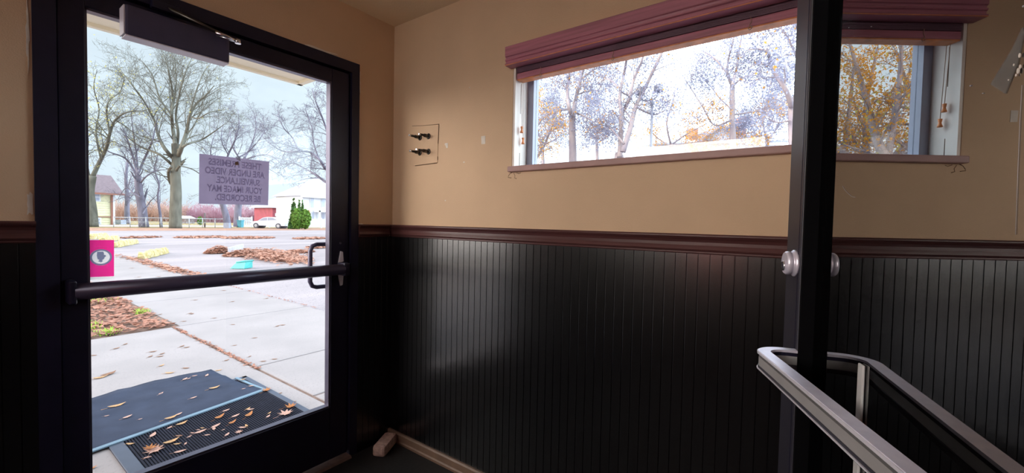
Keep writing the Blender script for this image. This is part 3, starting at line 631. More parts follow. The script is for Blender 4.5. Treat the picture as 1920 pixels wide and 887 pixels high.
# ---------------------------------------------------------------- leaves
OVAL = [(-.5, 0), (-.36, .13), (-.12, .20), (.14, .17), (.36, .07), (.5, 0), (.36, -.08), (.14, -.18), (-.12, -.19), (-.36, -.12)]
LOBED = [(-.5, .0), (-.16, .08), (-.30, .38), (-.04, .22), (.06, .50), (.16, .20), (.42, .30), (.30, .08), (.56, .0), (.30, -.08), (.42, -.30), (.16, -.20), (.06, -.50), (-.04, -.22), (-.30, -.38), (-.16, -.08)]
def leaf_mb(shape, curl, stem=True, seed=0):
    rr = random.Random(seed); mb = MB(); n = len(shape); top = []
    h = lambda x, y: .02 + curl*(x*x*1.2 + y*y*1.8) + rr.uniform(0, .03)*curl*4
    vs = [(0, 0, .02)] + [(x, y, h(x, y)) for x, y in shape]
    vs2 = [(x, y, z+.012) for x, y, z in vs]
    fs = [(0, 1+(k+1) % n, 1+k) for k in range(n)]; N_ = n+1
    mb.add(vs + vs2, fs + [(N_, N_+1+k, N_+1+(k+1) % n) for k in range(n)] + [(1+k, 1+(k+1) % n, N_+1+(k+1) % n, N_+1+k) for k in range(n)])
    if stem: mb.tube([(-.48, 0, .05), (-.66, .03, .04), (-.80, .10, .03)], .012, 4)
    return mb
protos = []
for i, (shp, cu, mt) in enumerate(((OVAL, .35, 'leaf_a'), (OVAL, .5, 'leaf_b'), (LOBED, .28, 'leaf_c'), (OVAL, .2, 'leaf_c'), (LOBED, .45, 'leaf_b'), (OVAL, .3, 'leaf_d'))):
    mb = leaf_mb(shp, cu, True, i); me_o = mb.build('fallen_leaf', M[mt]); me = me_o.data; bpy.data.objects.remove(me_o); protos.append(me)
def put_leaf(px, py, kind, size, rot, z, label, group=None):
    o = bpy.data.objects.new('fallen_leaf', protos[kind]); COL.objects.link(o)
    p = at(px, py, z); o.location = p; size *= .82; o.scale = (size, size, size); o.rotation_euler = (0, 0, rot)
    return tag(o, label, 'leaf', group)
rl_ = random.Random(11)
ZR, ZM = .013, .022       # tops of the rubber mat and of the carpet mat
# hand placed larger leaves
put_leaf(288, 847, 2, .125, .9, ZR, 'large curled pinkish lobed leaf near the left end of the ribbed rubber mat')
put_leaf(283, 841, 4, .085, 2.6, ZR+.012, 'smaller reddish lobed leaf lying over the large lobed leaf on the rubber mat')
put_leaf(534, 777, 2, .12, .2, ZR, 'broad pink lobed leaf at the right end of the rubber mat by the door')
put_leaf(543, 764, 4, .10, -.2, ZR, 'ragged orange lobed leaf on the right edge of the rubber mat')
put_leaf(499, 733, 4, .085, .4, ZR, 'spiky red-brown leaf at the corner where the two mats meet')
put_leaf(219, 762, 0, .12, .1, ZM, 'largest tan oval leaf on the left part of the charcoal mat')
put_leaf(321, 829, 0, .105, .2, ZR, 'large tan oval leaf near the middle of the rubber mat')
put_leaf(412, 783, 1, .095, .5, ZR, 'plump orange-brown leaf in the middle of the rubber mat')
put_leaf(467, 779, 1, .10, .7, ZR, 'curled orange-brown leaf right of the middle of the rubber mat')
put_leaf(436, 793, 1, .075, .5, ZR, 'small orange-brown leaf between the two plump orange leaves on the rubber mat')
put_leaf(203, 703, 5, .15, .5, 0, 'long brown leaf on the concrete left of the charcoal mat')
put_leaf(188, 709, 0, .12, .1, 0, 'tan leaf touching the long brown leaf on the concrete')
put_leaf(171, 880, 1, .06, .2, 0, 'small orange leaf on the concrete below the charcoal mat')
for (px, py, k, s) in ((376, 810, 3, .09), (405, 799, 3, .085), (401, 804, 3, .06), (424, 770, 3, .065), (442, 780, 3, .075), (465, 767, 0, .055), (470, 768, 3, .06), (341, 795, 0, .09), (318, 802, 3, .05), (287, 816, 3, .085), (245, 833, 0, .06), (338, 847, 3, .075), (336, 818, 5, .055), (348, 832, 3, .04), (426, 815, 3, .06), (455, 802, 3, .06), (462, 799, 0, .055), (448, 811, 2, .06), (503, 781, 3, .055), (505, 775, 0, .045), (389, 816, 3, .045), (361, 812, 3, .035), (355, 819, 3, .04), (372, 806, 3, .03), (333, 833, 0, .05), (277, 858, 3, .045), (380, 803, 0, .035), (419, 806, 3, .03)):
    put_leaf(px, py, k, s*.95, rl_.uniform(-1, 1.5), ZR, 'small dry tan leaf lying on the ribbed rubber mat', 'small leaves on the rubber mat')
for (px, py, k, s) in ((402, 728, 0, .10), (302, 738, 3, .06), (363, 746, 3, .06), (239, 782, 3, .075), (321, 784, 0, .10), (335, 777, 3, .065), (263, 786, 3, .03), (200, 780, 3, .035), (174, 779, 3, .025), (388, 704, 3, .07), (347, 711, 3, .07), (354, 710, 3, .045), (365, 705, 3, .05), (457, 729, 3, .035), (456, 712, 0, .055), (471, 724, 3, .05)):
    put_leaf(px, py, k, s*.95, rl_.uniform(-.6, 1.0), ZM, 'dry pale leaf lying on the charcoal carpet mat', 'leaves on the carpet mat')
for (px, py, k, s) in ((218, 654, 5, .09), (287, 660, 5, .09), (304, 664, 5, .08), (300, 669, 5, .08), (282, 669, 5, .08), (303, 686, 0, .08), (349, 691, 5, .08), (319, 700, 0, .10), (341, 650, 5, .09), (350, 652, 5, .08), (235, 646, 5, .08), (410, 695, 0, .075), (176, 667, 5, .07), (425, 676, 5, .07), (356, 588, 5, .09), (402, 597, 5, .08), (437, 609, 5, .07), (366, 563, 5, .10), (360, 589, 5, .10), (520, 612, 5, .09), (530, 610, 5, .09), (478, 634, 5, .07), (494, 678, 5, .07), (515, 674, 5, .07), (468, 669, 5, .06), (550, 754, 5, .06), (525, 738, 5, .05), (436, 566, 5, .09), (345, 603, 5, .08), (300, 590, 5, .08), (420, 545, 5, .10), (500, 560, 5, .10), (298, 519, 5, .12), (260, 520, 5, .12), (248, 503, 5, .12), (440, 648, 5, .06)):
    put_leaf(px, py, k, s*.9, rl_.uniform(-.8, .8), 0.0, 'dark dry leaf scattered on the pale concrete walk', 'leaves on the concrete walk')

def litter(name, spots, n, size, mats_w, label, cat='fallen leaves', seed=0, mat_=None, zf=None, origin=None):
    """one mass of small leaf quads; spots: polygons or ellipses given by sample functions"""
    rr = random.Random(seed); mb = MB()
    for i in range(n):
        x, y, z = spots(rr); s = size*rr.uniform(.6, 1.4); a = rr.uniform(0, 6.28); t1, t2 = rr.uniform(-.5, .5), rr.uniform(-.5, .5)
        ca, sa = math.cos(a), math.sin(a); vs = []
        for (u, v) in ((-.5, 0), (-.1, .24), (.5, 0), (-.1, -.24)):
            X, Y = u*s, v*s*1.3; vs.append((x+X*ca-Y*sa, y+X*sa+Y*ca, z+.006+abs(t1)*s*.3+X*t1*.6+Y*t2))
        mb.add(vs, [(0, 1, 2), (0, 2, 3)])
    o = mb.build(name, mat_, None, origin or (0, 0, 0)); return tag(o, label, cat, None, 'stuff')
M['litter'] = thin_mat('russet_leaf_litter', (.33, .155, .11, 1), .3, .45, 9)
M['litter_p'] = thin_mat('pink_brown_leaf_litter', (.39, .20, .145, 1), .3, .4, 6)
def bed(rr):
    while True:
        x, y = rr.uniform(-1.4, .13), rr.uniform(4.25, 9.5)
        if x < .10 + .06*math.sin(y*5) and not (x < -.5 and 5.0 < y < 5.5 and rr.random() < .8): return x, y, rr.uniform(0, .03)
litter('leaf_litter', bed, 4200, .075, None, 'russet leaf litter covering the bed beside the walk', 'fallen leaves', 1, M['litter'])
def ell_(cx, cy, rx, ry, h, dirx=1.0):
    def f(rr):
        r, a = math.sqrt(rr.random()), rr.uniform(0, 6.28); u, v = r*math.cos(a), r*math.sin(a)
        p = np.array([cx, cy]) + RH[:2]*u*rx + FH[:2]*v*ry
        return p[0], p[1], rr.random()*h*(1-r*r)
    return f
def pile(cxp, cyp, wpx, ry, h, n, size, label, seed):
    p = at(cxp, cyp); d = (p-CAM)@FWD
    return litter('leaf_pile', ell_(p[0], p[1], wpx/2*d/F_PX, ry, h), n, size, None, label, 'fallen leaves', seed, M['litter_p'])
pile(411, 474, 40, .55, .26, 900, .12, 'small heap of russet leaves left of the pale board in the lot', 2)
pile(462, 478, 62, .9, .22, 1200, .12, 'low heap of russet leaves right of the pale board in the lot', 3)
def big(rr):
    px = rr.triangular(440, 592, 520); c_ = 480+ (px-480)*.085; py = c_ + rr.gauss(0, 4.2)
    p = at(px, max(469, min(499, py))); k = max(0, 1-abs(px-500)/60)
    return p[0], p[1], rr.random()*(.05+.12*k)
litter('leaf_pile', big, 3200, .12, None, 'long russet drift of leaves spreading toward the door handle', 'fallen leaves', 4, M['litter_p'])
for i, (cx_, cy_, w_, ry, n, lab) in enumerate(((265, 445.5, 44, 1.2, 300, 'thin leaf streak behind the far yellow blocks'), (376, 445, 78, 1.5, 500, 'leaf streak across the lot left of centre'), (466, 446, 84, 1.6, 650, 'leaf streak across the lot below the white car'), (585, 447, 60, 1.6, 450, 'leaf streak at the right edge of the door view'), (562, 473, 40, .7, 300, 'thin leaf streak just left of the pull handle'), (600, 464, 40, .8, 250, 'thin leaf streak beside the pull handle top'))):
    p = at(cx_, cy_); d = (p-CAM)@FWD
    litter('leaf_streak', ell_(p[0], p[1], w_/2*d/F_PX, ry, .04), n, .22, None, lab, 'fallen leaves', 20+i, M['litter_p'])
def seam_(rr):
    y = rr.triangular(7.5, 17, 10.5); return 1.80 + (y-7)*.012 + rr.gauss(0, .09), y, rr.random()*.02
litter('leaf_line', seam_, 900, .09, None, 'line of leaves caught along the edge of the walk', 'fallen leaves', 40, M['litter_p'])
def seam2(rr): 
    y = rr.uniform(1.9, 4.2); return .06 + rr.gauss(0, .012), y, 0
litter('leaf_line', seam2, 350, .03, None, 'crumbled leaves caught in the slab joint of the walk', 'fallen leaves', 41, M['litter'])
def seam3(rr):
    y = rr.uniform(4.0, 7.5); return 1.735 + rr.gauss(0, .012), y, 0
litter('leaf_line', seam3, 160, .03, None, 'crumbled leaves along the seam between walk and asphalt', 'fallen leaves', 42, M['litter'])
# green tufts in the bed
for i, (px, py, s, lab) in enumerate(((172, 567, 1.6, 'green grass tuft at the top left of the leaf bed'), (166, 617, .8, 'small green tuft at the left edge of the leaf bed'), (200, 627, .6, 'tiny green tuft near the front edge of the leaf bed'), (264, 589, .5, 'tiny yellow-green tuft in the middle of the leaf bed'))):
    p = at(px, py); rr = random.Random(i); mb = MB()
    for k in range(46):
        a, r = rr.uniform(0, 6.28), rr.random()*.13*s; x, y = p[0]+r*math.cos(a)*1.4, p[1]+r*math.sin(a)*1.6; h = rr.uniform(.03, .07); da = rr.uniform(0, 6.28)
        dx, dy = .03*math.cos(da), .03*math.sin(da); w_ = .004
        mb.add([(x-w_, y, 0), (x+w_, y, 0), (x+dx+w_*.6, y+dy, h), (x+dx*1.8, y+dy*1.8, h*1.2), (x+dx-w_*.6, y+dy, h)], [(0, 1, 2, 4), (4, 2, 3)])
    tag(mb.build('grass_tuft', M['grass_blade'], None, (p[0], p[1], 0)), lab, 'grass', None, 'stuff')

# ---------------------------------------------------------------- door mats
rm = empty('rubber_mat', (-.55, 1.0, 0), 'black ribbed rubber doormat with a smooth border, half under the carpet mat', 'doormat')
mx0, mx1, my0, my1 = -1.035, -.085, .36, 1.79
b = MB(); b.box((mx0, my0, .001), (mx1, my1, .006)); b.build('base', M['rubber'], rm)
b = MB(); bw = .065
for (p, q) in (((mx0, my0, .001), (mx0+bw, my1, .0125)), ((mx1-bw*.6, my0, .001), (mx1, my1, .0125)), ((mx0, my0, .001), (mx1, my0+bw, .0125)), ((mx0, my1-.04, .001), (mx1, my1, .0125))): b.box(p, q, bev=.003)
b.build('border', M['mat_edge'] if False else mat('grey_rubber_border', (.045, .055, .085, 1), .7), rm)
b = MB(); n = 62
for k in range(n):
    x = mx0+bw+.006 + k*(mx1-mx0-bw*1.6-.012)/n; b.box((x, my0+bw, .006), (x+.0075, my1-.04, .0125))
b.build('ribs', M['rubber'], rm)
cm = empty('carpet_mat', (-1.0, 1.7, 0), 'charcoal carpet mat with a slate edge, its far side rumpled, on the concrete', 'doormat')
top = [(-.215, 2.16), (-.30, 2.145), (-.40, 2.17), (-.52, 2.165), (-.62, 2.21), (-.70, 2.18), (-.80, 2.185), (-.92, 2.10), (-1.05, 2.07), (-1.3, 2.06), (-1.7, 2.10), (-2.0, 2.08)]
bot = [(-.130, 1.345), (-.40, 1.298), (-.70, 1.248), (-1.02, 1.195), (-1.4, 1.13), (-2.0, 1.04)]
rt = [(-.17, 1.93), (-.175, 1.80), (-.16, 1.62), (-.150, 1.50)]
outline = bot[::-1] + rt[::-1] + [(-.205, 2.05)] + top
b = MB()
# gridded sheet with gentle rumples
gx = np.linspace(0, 1, 25); gy = np.linspace(0, 1, 15)
def interp(poly, t): 
    xs = np.array([p[0] for p in poly]); ys = np.array([p[1] for p in poly]); s_ = (xs-xs[0])/(xs[-1]-xs[0]); return np.interp(t, s_, xs), np.interp(t, s_, ys)
vs = []; 
for j in gy:
    for i in gx:
        xt, yt = interp(top, i); xb, yb2 = interp(bot, i)
        if i == 0: pass
        x, y = xb+(xt-xb)*j, yb2+(yt-yb2)*j
        x -= .045*math.sin(j*math.pi)*(1-i)**6*.6
        on_rub = (y < 1.80 and x > -1.04)
        z = .0145 + .004*math.sin(i*9+j*3) *j + .010*math.exp(-((j-.62)/.06)**2) + (.012*max(0, j-.8)*5*abs(math.sin(i*11)))
        vs.append((x, y, z + .004))
nx_ = len(gx)
fs = [(j*nx_+i, j*nx_+i+1, (j+1)*nx_+i+1, (j+1)*nx_+i) for j in range(len(gy)-1) for i in range(nx_-1)]
lo = [(v[0], v[1], v[2]-.006) for v in vs]; n_ = len(vs)
per = [i for i in range(nx_)] + [j*nx_+nx_-1 for j in range(1, len(gy))] + [(len(gy)-1)*nx_+i for i in range(nx_-2, -1, -1)] + [j*nx_ for j in range(len(gy)-2, 0, -1)]
b.add(vs+lo, fs + [tuple(n_+q for q in f[::-1]) for f in fs] + [(per[k], per[(k+1) % len(per)], n_+per[(k+1) % len(per)], n_+per[k]) for k in range(len(per))], True)
b.build('carpet', M['mat_fabric'], cm)
b = MB(); b.sweep([(p[0], p[1]-.004) for p in bot] + [(p[0], p[1]+.030) for p in bot[::-1]], .013, .0205, lambda u, v, t: (u, v, t)); b.sweep([(-.128, 1.345), (-.150, 1.50), (-.158, 1.62), (-.170, 1.79), (-.150, 1.79), (-.138, 1.62), (-.130, 1.50), (-.112, 1.345)], .012, .019, lambda u, v, t: (u, v, t)); b.build('edging', M['mat_edge'], cm)

# ---------------------------------------------------------------- things in the lot
def rough_block(p, q, hgt, wid, label, seed):
    p, q = np.array(p), np.array(q); d = q-p; Lg = np.linalg.norm(d[:2]); d = d/Lg; nrm = np.array([-d[1], d[0], 0]); rr = random.Random(seed)
    mb = MB(); n = 14; vs = []
    for i in range(n+1):
        t = i/n*Lg; e = .75 if i in (0, n) else 1
        for (u, v) in ((-.5, 0), (-.46, .55), (-.30, 1.0), (.30, 1.0), (.46, .55), (.5, 0)):
            j = rr.uniform(-.025, .025)
            vs.append(p + d*(t+rr.uniform(-.02, .02)) + nrm*(u*wid*e+j) + np.array([0, 0, max(0, v*hgt*e + (j if v else 0))]))
    fs = [(i*6+k, i*6+k+1, (i+1)*6+k+1, (i+1)*6+k) for i in range(n) for k in range(5)] + [tuple(range(6)), tuple(n*6+k for k in range(6))[::-1], ]
    mb.add(vs, fs); mb.box(p+np.array([.0, 0, 0])-.02, p+.02) if False else None
    return tag(mb.build('parking_block', M['yellow'], None, p), label, 'parking block', 'yellow parking blocks')
rough_block(at(264, 486), at(310, 474), .20, .26, 'nearest worn yellow parking block, right of the pink sticker', 1)
rough_block(at(214, 464), at(254, 456), .22, .30, 'yellow parking block just right of and behind the top of the pink sticker', 2)
rough_block(at(192, 453.5), at(219, 450), .24, .34, 'yellow parking block mostly hidden behind the top of the pink sticker', 3)
rough_block(at(170, 448.5), at(197, 445.5), .26, .40, 'farthest yellow parking block, above the left half of the pink sticker', 4)
p = at(448, 503); q = at(470, 494)
dv = (q-p)/np.linalg.norm(q-p); nv = np.array([-dv[1], dv[0], 0])
tb = empty('plastic_bin', p, 'teal plastic bin lying tipped on the asphalt just above the push bar', 'bin')
fb = lambda c: p + RH*c[0] + FH*c[1] + np.array([0, 0, c[2]])
b = MB(); b.hexa([fb(c) for c in ((-.17, -.10, .0), (.20, -.10, .0), (.22, .22, .0), (-.10, .22, .0), (-.02, -.06, .16), (.22, -.06, .19), (.26, .16, .19), (.06, .16, .17))]); b.build('body', M['teal'], tb)
b = MB(); b.tube([fb(c) for c in ((-.02, -.07, .165), (.22, -.07, .195), (.27, .17, .195), (.06, .17, .175), (-.02, -.07, .165))], .018, 6); b.build('rim', M['teal'], tb)
p = at(430, 478); q = at(457, 472)
b = MB(); d_ = (q-p); nn_ = np.array([-d_[1], d_[0], 0]); nn_ /= np.linalg.norm(nn_)
b.hexa([p, q, q+nn_*.05, p+nn_*.05, p+np.array([0, 0, .26]), q+np.array([0, 0, .30]), q+nn_*.05+np.array([0, 0, .30]), p+nn_*.05+np.array([0, 0, .26])])
tag(b.build('board', M['grey_board'], None, p), 'pale grey board standing on edge between the leaf heaps', 'board')

# ---------------------------------------------------------------- far side of the lot
def hquad(px0, px1, py, dep): return atd(px0, py, dep), atd(px1, py, dep)
def gnd(px, dep, z=0.0):   # ground point under image column px at a depth
    q = atd(px, 420, dep); return np.array([q[0], q[1], z])
def zat(px, py, dep): return float(atd(px, py, dep)[2])
def wx(px, y): return float(aty(px, 420, y)[0])
def wz(px, py, y): return float(aty(px, py, y)[2])

# cream house on the left
HY = 72.0
x0, x1 = wx(120, HY), wx(215, HY); ez, tz = wz(200, 363, HY), wz(190, 336, HY+4)
h = empty('house', ((x0+x1)/2, HY, 0), 'cream clapboard house with brown gutter behind the left tree', 'house')
b = MB(); b.box((x0, HY, 0), (x1, HY+9, ez))
k = 0.0
while k < ez-.2: b.sweep([(HY-.05, k), (HY-.005, k+.28), (HY, k+.28), (HY, k)], x0, x1, lambda u, v, t: (t, u, v)); k += .30
b.build('clapboard_wall', M['siding'], h)
b = MB(); b.box((x1-.25, HY-.08, 0), (x1+.04, HY+.1, ez)); tag(b.build('corner_board', M['white_siding'], h), 'white corner board')
b = MB(); xe = wx(230, HY); rx1 = wx(209, HY+4.5)
b.add([(x0-1, HY-1, ez), (xe, HY-1, ez), (xe, HY+10, ez), (x0-1, HY+10, ez), (x0+3, HY+4.5, tz+.6), (rx1, HY+4.5, tz+.6)], [(0, 1, 5, 4), (1, 2, 5), (2, 3, 4, 5), (3, 0, 4), (3, 2, 1, 0)]); b.build('roof', M['shingle'], h)
b = MB(); b.box((x0-1, HY-1.1, ez-.18), (xe+.05, HY-.95, ez+.05)); b.box((wx(209.6, HY)-.10, HY-.22, 0), (wx(209.6, HY)+.10, HY-.05, ez-.05)); tag(b.build('gutter', M['trim_brown'], h), 'brown gutter and downspout')
for (pa, pb2, ya, yb3) in ((173.5, 189, 361, 378), (180, 189.5, 408, 421)):
    b = MB(); xa, xb_, za, zb_ = wx(pa, HY), wx(pb2, HY), wz(180, yb3, HY), wz(180, ya, HY)
    b.box((xa, HY-.12, za), (xb_, HY-.02, zb_)); wi = b.build('window', M['white_siding'], h)
    b = MB(); zm = (za+zb_)/2; b.box((xa+.12, HY-.14, za+.12), (xb_-.12, HY-.11, zm-.05)); b.box((xa+.12, HY-.14, zm+.05), (xb_-.12, HY-.11, zb_-.12)); b.build('pane', M['pane'], wi)
b = MB(); b.box((x0, HY-.15, wz(190, 406.5, HY)-.06), (x1, HY-.04, wz(190, 406.5, HY)+.06)); b.build('water_table', M['trim_brown'], h)
# white house on the right
HY2 = 66.0
x0, x1 = wx(567, HY2), wx(567, HY2)+9.5; ez = wz(590, 368.5, HY2)
h2 = empty('house', ((x0+x1)/2, HY2, 0), 'white two-storey house with grey roof behind the white fence', 'house')
b = MB(); b.box((x0, HY2, 0), (x1, HY2+9, ez)); b.build('wall', M['white_siding'], h2)
b = MB(); b.add([(x0-.6, HY2-.6, ez), (x1+.6, HY2-.6, ez), (x1+.6, HY2+9.6, ez), (x0-.6, HY2+9.6, ez), ((x0+x1)/2, HY2+4.5, ez+3.6)], [(0, 1, 4), (1, 2, 4), (2, 3, 4), (3, 0, 4), (3, 2, 1, 0)]); b.build('roof', M['shingle_g'], h2)
b = MB(); b.box((x0-.6, HY2-.65, ez-.25), (x1+.6, HY2-.55, ez)); b.build('eave_board', M['white_siding'], h2)
for (pa, pb2, ya, yb3) in ((582, 587.5, 370, 389), (603, 608.5, 370, 388), (584, 588, 398, 410), (603.5, 607.5, 399, 411)):
    xa, xb_, za, zb_ = wx(pa, HY2), wx(pb2, HY2), wz(pa, yb3, HY2), wz(pa, ya, HY2)
    b = MB(); b.box((xa-.1, HY2-.1, za-.1), (xb_+.1, HY2-.02, zb_+.1)); wi = b.build('window', M['white_siding'], h2)
    b = MB(); b.box((xa, HY2-.13, za), (xb_, HY2-.09, zb_)); b.build('pane', M['pane'], wi)
b = MB(); xa = wx(587, HY2); zp = wz(595, 395, HY2); b.box((xa, HY2-2, zp-.25), (x1, HY2, zp)); b.box((xa, HY2-2, 0), (xa+.2, HY2-1.8, zp)); b.box((xa+3, HY2-2, 0), (xa+3.2, HY2-1.8, zp)); b.build('porch', M['white_siding'], h2)
b = MB(); b.box((wx(594, HY2), HY2-.08, 0), (wx(599, HY2), HY2-.02, wz(596, 398, HY2))); b.build('front_door', M['picket'], h2)
b = MB(); b.box((x0-.0, HY2-.06, 0), (wx(581, HY2), HY2-.01, wz(575, 394, HY2))); tag(b.build('brick_corner', M['chimney'], h2), 'brick lower corner')
# red barn with pale roof
BY = 84.0
x0, x1 = wx(511, BY), wx(511, BY)+10; ez = wz(525, 390, BY)
h3 = empty('barn', ((x0+x1)/2, BY, 0), 'red barn with a pale metal roof left of the conifers', 'barn')
b = MB(); b.box((x0, BY, 0), (x1, BY+8, ez)); b.build('wall', M['barn'], h3)
b = MB(); b.add([(x0-.7, BY-.5, ez), (x1+.7, BY-.5, ez), (x1+.7, BY+9, ez), (x0-.7, BY+9, ez), (x0+5.0, BY+4, ez+3.4), (x1+1, BY+4, ez+4.2)], [(0, 1, 5, 4), (1, 2, 5), (2, 3, 4, 5), (3, 0, 4), (3, 2, 1, 0)]); b.build('roof', M['pale_roof'], h3)
for pa in (515.5, 531, 538):
    b = MB(); b.box((wx(pa, BY), BY-.08, wz(pa, 405.5, BY)), (wx(pa+3, BY), BY-.01, wz(pa, 400, BY))); tag(b.build('window', M['white_siding'], h3), 'small white window')

# fences
def chain_fence(px0, px1, Y, hgt, n, label):
    xa, xb_ = wx(px0, Y), wx(px1, Y); f = empty('chain_link_fence', ((xa+xb_)/2, Y, 0), label, 'fence')
    b = MB(); b.tube([(xa, Y, hgt), (xb_, Y, hgt)], .045, 6); b.tube([(xa, Y, hgt*.55), (xb_, Y, hgt*.55)], .02, 5); b.build('rail', M['chain'], f)
    for k in range(n):
        x = xa+(xb_-xa)*k/(n-1); b = MB(); b.tube([(x, Y, 0), (x, Y, hgt+.08)], .045, 6); b.build('post', M['chain'], f)
    b = MB(); st_ = .35; x = xa
    while x < xb_:
        b.tube([(x, Y, .05), (x+hgt*.6, Y, hgt)], .008, 3, False); b.tube([(x+hgt*.6, Y, .05), (x, Y, hgt)], .008, 3, False); x += st_
    b.build('wire_mesh', M['chain'], f)
chain_fence(213, 426, 57, 1.05, 9, 'low galvanised chain-link fence along the far side of the lot')
def picket_fence(px0, px1, Y, hgt, label):
    xa, xb_ = wx(px0, Y), wx(px1, Y); f = empty('picket_fence', ((xa+xb_)/2, Y, 0), label, 'fence', 'white fences')
    b = MB()
    for zz in (.18, hgt*.62, hgt-.1): b.box((xa, Y-.03, zz), (xb_, Y+.03, zz+.10))
    b.build('rail', M['picket'], f)
    b = MB(); x = xa
    while x < xb_: b.box((x, Y-.05, .08), (x+.11, Y-.03, hgt)); x += .17
    tag(b.build('pickets', M['picket'], f), None)
    n = max(2, int((xb_-xa)/2.4)+1)
    for k in range(n):
        x = xa+(xb_-xa)*k/(n-1); b = MB(); b.box((x-.07, Y-.08, 0), (x+.07, Y+.06, hgt+.12)); b.build('post', M['picket'], f)
picket_fence(505, 555, 57.5, 1.25, 'white picket fence behind the white car')
picket_fence(561, 640, 55.5, 1.30, 'white picket fence in front of the white house, right of the conifers')
picket_fence(449, 472, 60.0, 1.30, 'short white fence panel beside the teal trash bin')
# trash bin
q = gnd(451, 54.5); tbn = empty('trash_bin', q, 'teal wheeled trash bin left of the white fence panel', 'trash bin')
b = MB(); b.hexa([q+RH*u*.28*s_+FH*v*.28*s_+np.array([0, 0, zz]) for zz, s_ in ((0, .85), (.85, 1.0)) for u, v in ((-1, -1), (1, -1), (1, 1), (-1, 1))]); tb_m = mat('blue_teal_bin', (.05, .24, .32, 1), .6); b.build('body', tb_m, tbn)
b = MB(); b.hexa([q+RH*u*.32+FH*v*.32+np.array([0, 0, zz]) for zz in (.85, .95) for u, v in ((-1, -1), (1, -1), (1, 1), (-1, 1))]); b.build('lid', tb_m, tbn)
b = MB(); b.tube([q-RH*.2-FH*.28+np.array([0, 0, .1]), q-RH*.3-FH*.28+np.array([0, 0, .1])], .1, 10); b.build('wheel', M['tyre'], tbn)
# white car
q = gnd(508, 53.5); cw = empty('car', q, 'white sedan parked in front of the white fence', 'car')
prof = [(-2.25, .32), (-2.30, .62), (-2.15, .80), (-1.2, .92), (-.55, 1.32), (.0, 1.42), (.75, 1.40), (1.45, 1.05), (2.15, .98), (2.25, .70), (2.2, .32)]
fc = lambda u, v, t: q + RH*u + FH*t + np.array([0, 0, v])
b = MB(); b.sweep(prof, -.80, .80, fc); b.build('body', M['car'], cw)
b = MB(); b.sweep([(-1.02, .96), (-.52, 1.27), (-.02, 1.35), (-.02, .98)], -.815, -.79, fc); b.sweep([(.06, .98), (.06, 1.35), (.70, 1.33), (1.22, 1.05)], -.815, -.79, fc); b.build('side_windows', M['pane'], cw)
for u in (-1.42, 1.38):
    b = MB(); b.tube([fc(u, .32, -.84), fc(u, .32, .84)], .33, 18); wl = b.build('wheel', M['tyre'], cw)
    b = MB(); b.tube([fc(u, .32, -.86), fc(u, .32, -.84)], .19, 14); b.build('hubcap', M['chain'], wl)
b = MB(); b.sweep([(-2.26, .62), (-2.05, .72), (-2.0, .62)], -.82, -.6, fc); b.build('headlight', M['pane'], cw)
# small things along the fence
q = gnd(384, 50.5); b = MB(); b.tube([(q[0], q[1], 0), (q[0], q[1], 1.75)], .09, 8); tag(b.build('post', M['wood_post'], None, q), 'dark wooden post standing at the lot edge under the paper sign', 'post')
q = gnd(410/1.0+140*0, 54); q = gnd(412, 56)
q = gnd(426, 50.0); b = MB(); b.hexa([q+RH*u*.32+FH*v*.2+np.array([0, 0, zz]) for zz in (0, .62) for u, v in ((-1, -1), (1, -1), (1, 1), (-1, 1))]); tag(b.build('utility_box', M['pole'], None, q), 'grey utility box at the foot of the leaning tree', 'utility box')
q = gnd(225, 57.5); ub = empty('air_conditioner', q, 'dark outdoor cooling unit beside the cream house', 'cooling unit')
b = MB(); b.hexa([q+RH*u*.5+FH*v*.4+np.array([0, 0, zz]) for zz in (.05, .62) for u, v in ((-1, -1), (1, -1), (1, 1), (-1, 1))]); b.build('casing', M['pole'], ub)
b = MB(); b.hexa([q+RH*u*.55+FH*v*.45+np.array([0, 0, zz]) for zz in (.0, .06) for u, v in ((-1, -1), (1, -1), (1, 1), (-1, 1))]); b.build('pad', M['grey_board'], ub)
q = gnd(345, 76); sd = empty('shed', q, 'small dark shed with a white roof far behind the main tree', 'shed')
b = MB(); b.hexa([q+RH*u*1.2+FH*v*1+np.array([0, 0, zz]) for zz in (0, .95) for u, v in ((-1, -1), (1, -1), (1, 1), (-1, 1))]); b.build('wall', M['wood_post'], sd)
b = MB(); b.hexa([q+RH*(u*1.3*s_)+FH*v*1.1*s_+np.array([0, 0, zz]) for zz, s_ in ((.95, 1), (1.35, .55)) for u, v in ((-1, -1), (1, -1), (1, 1), (-1, 1))]); b.build('roof', M['picket'], sd)

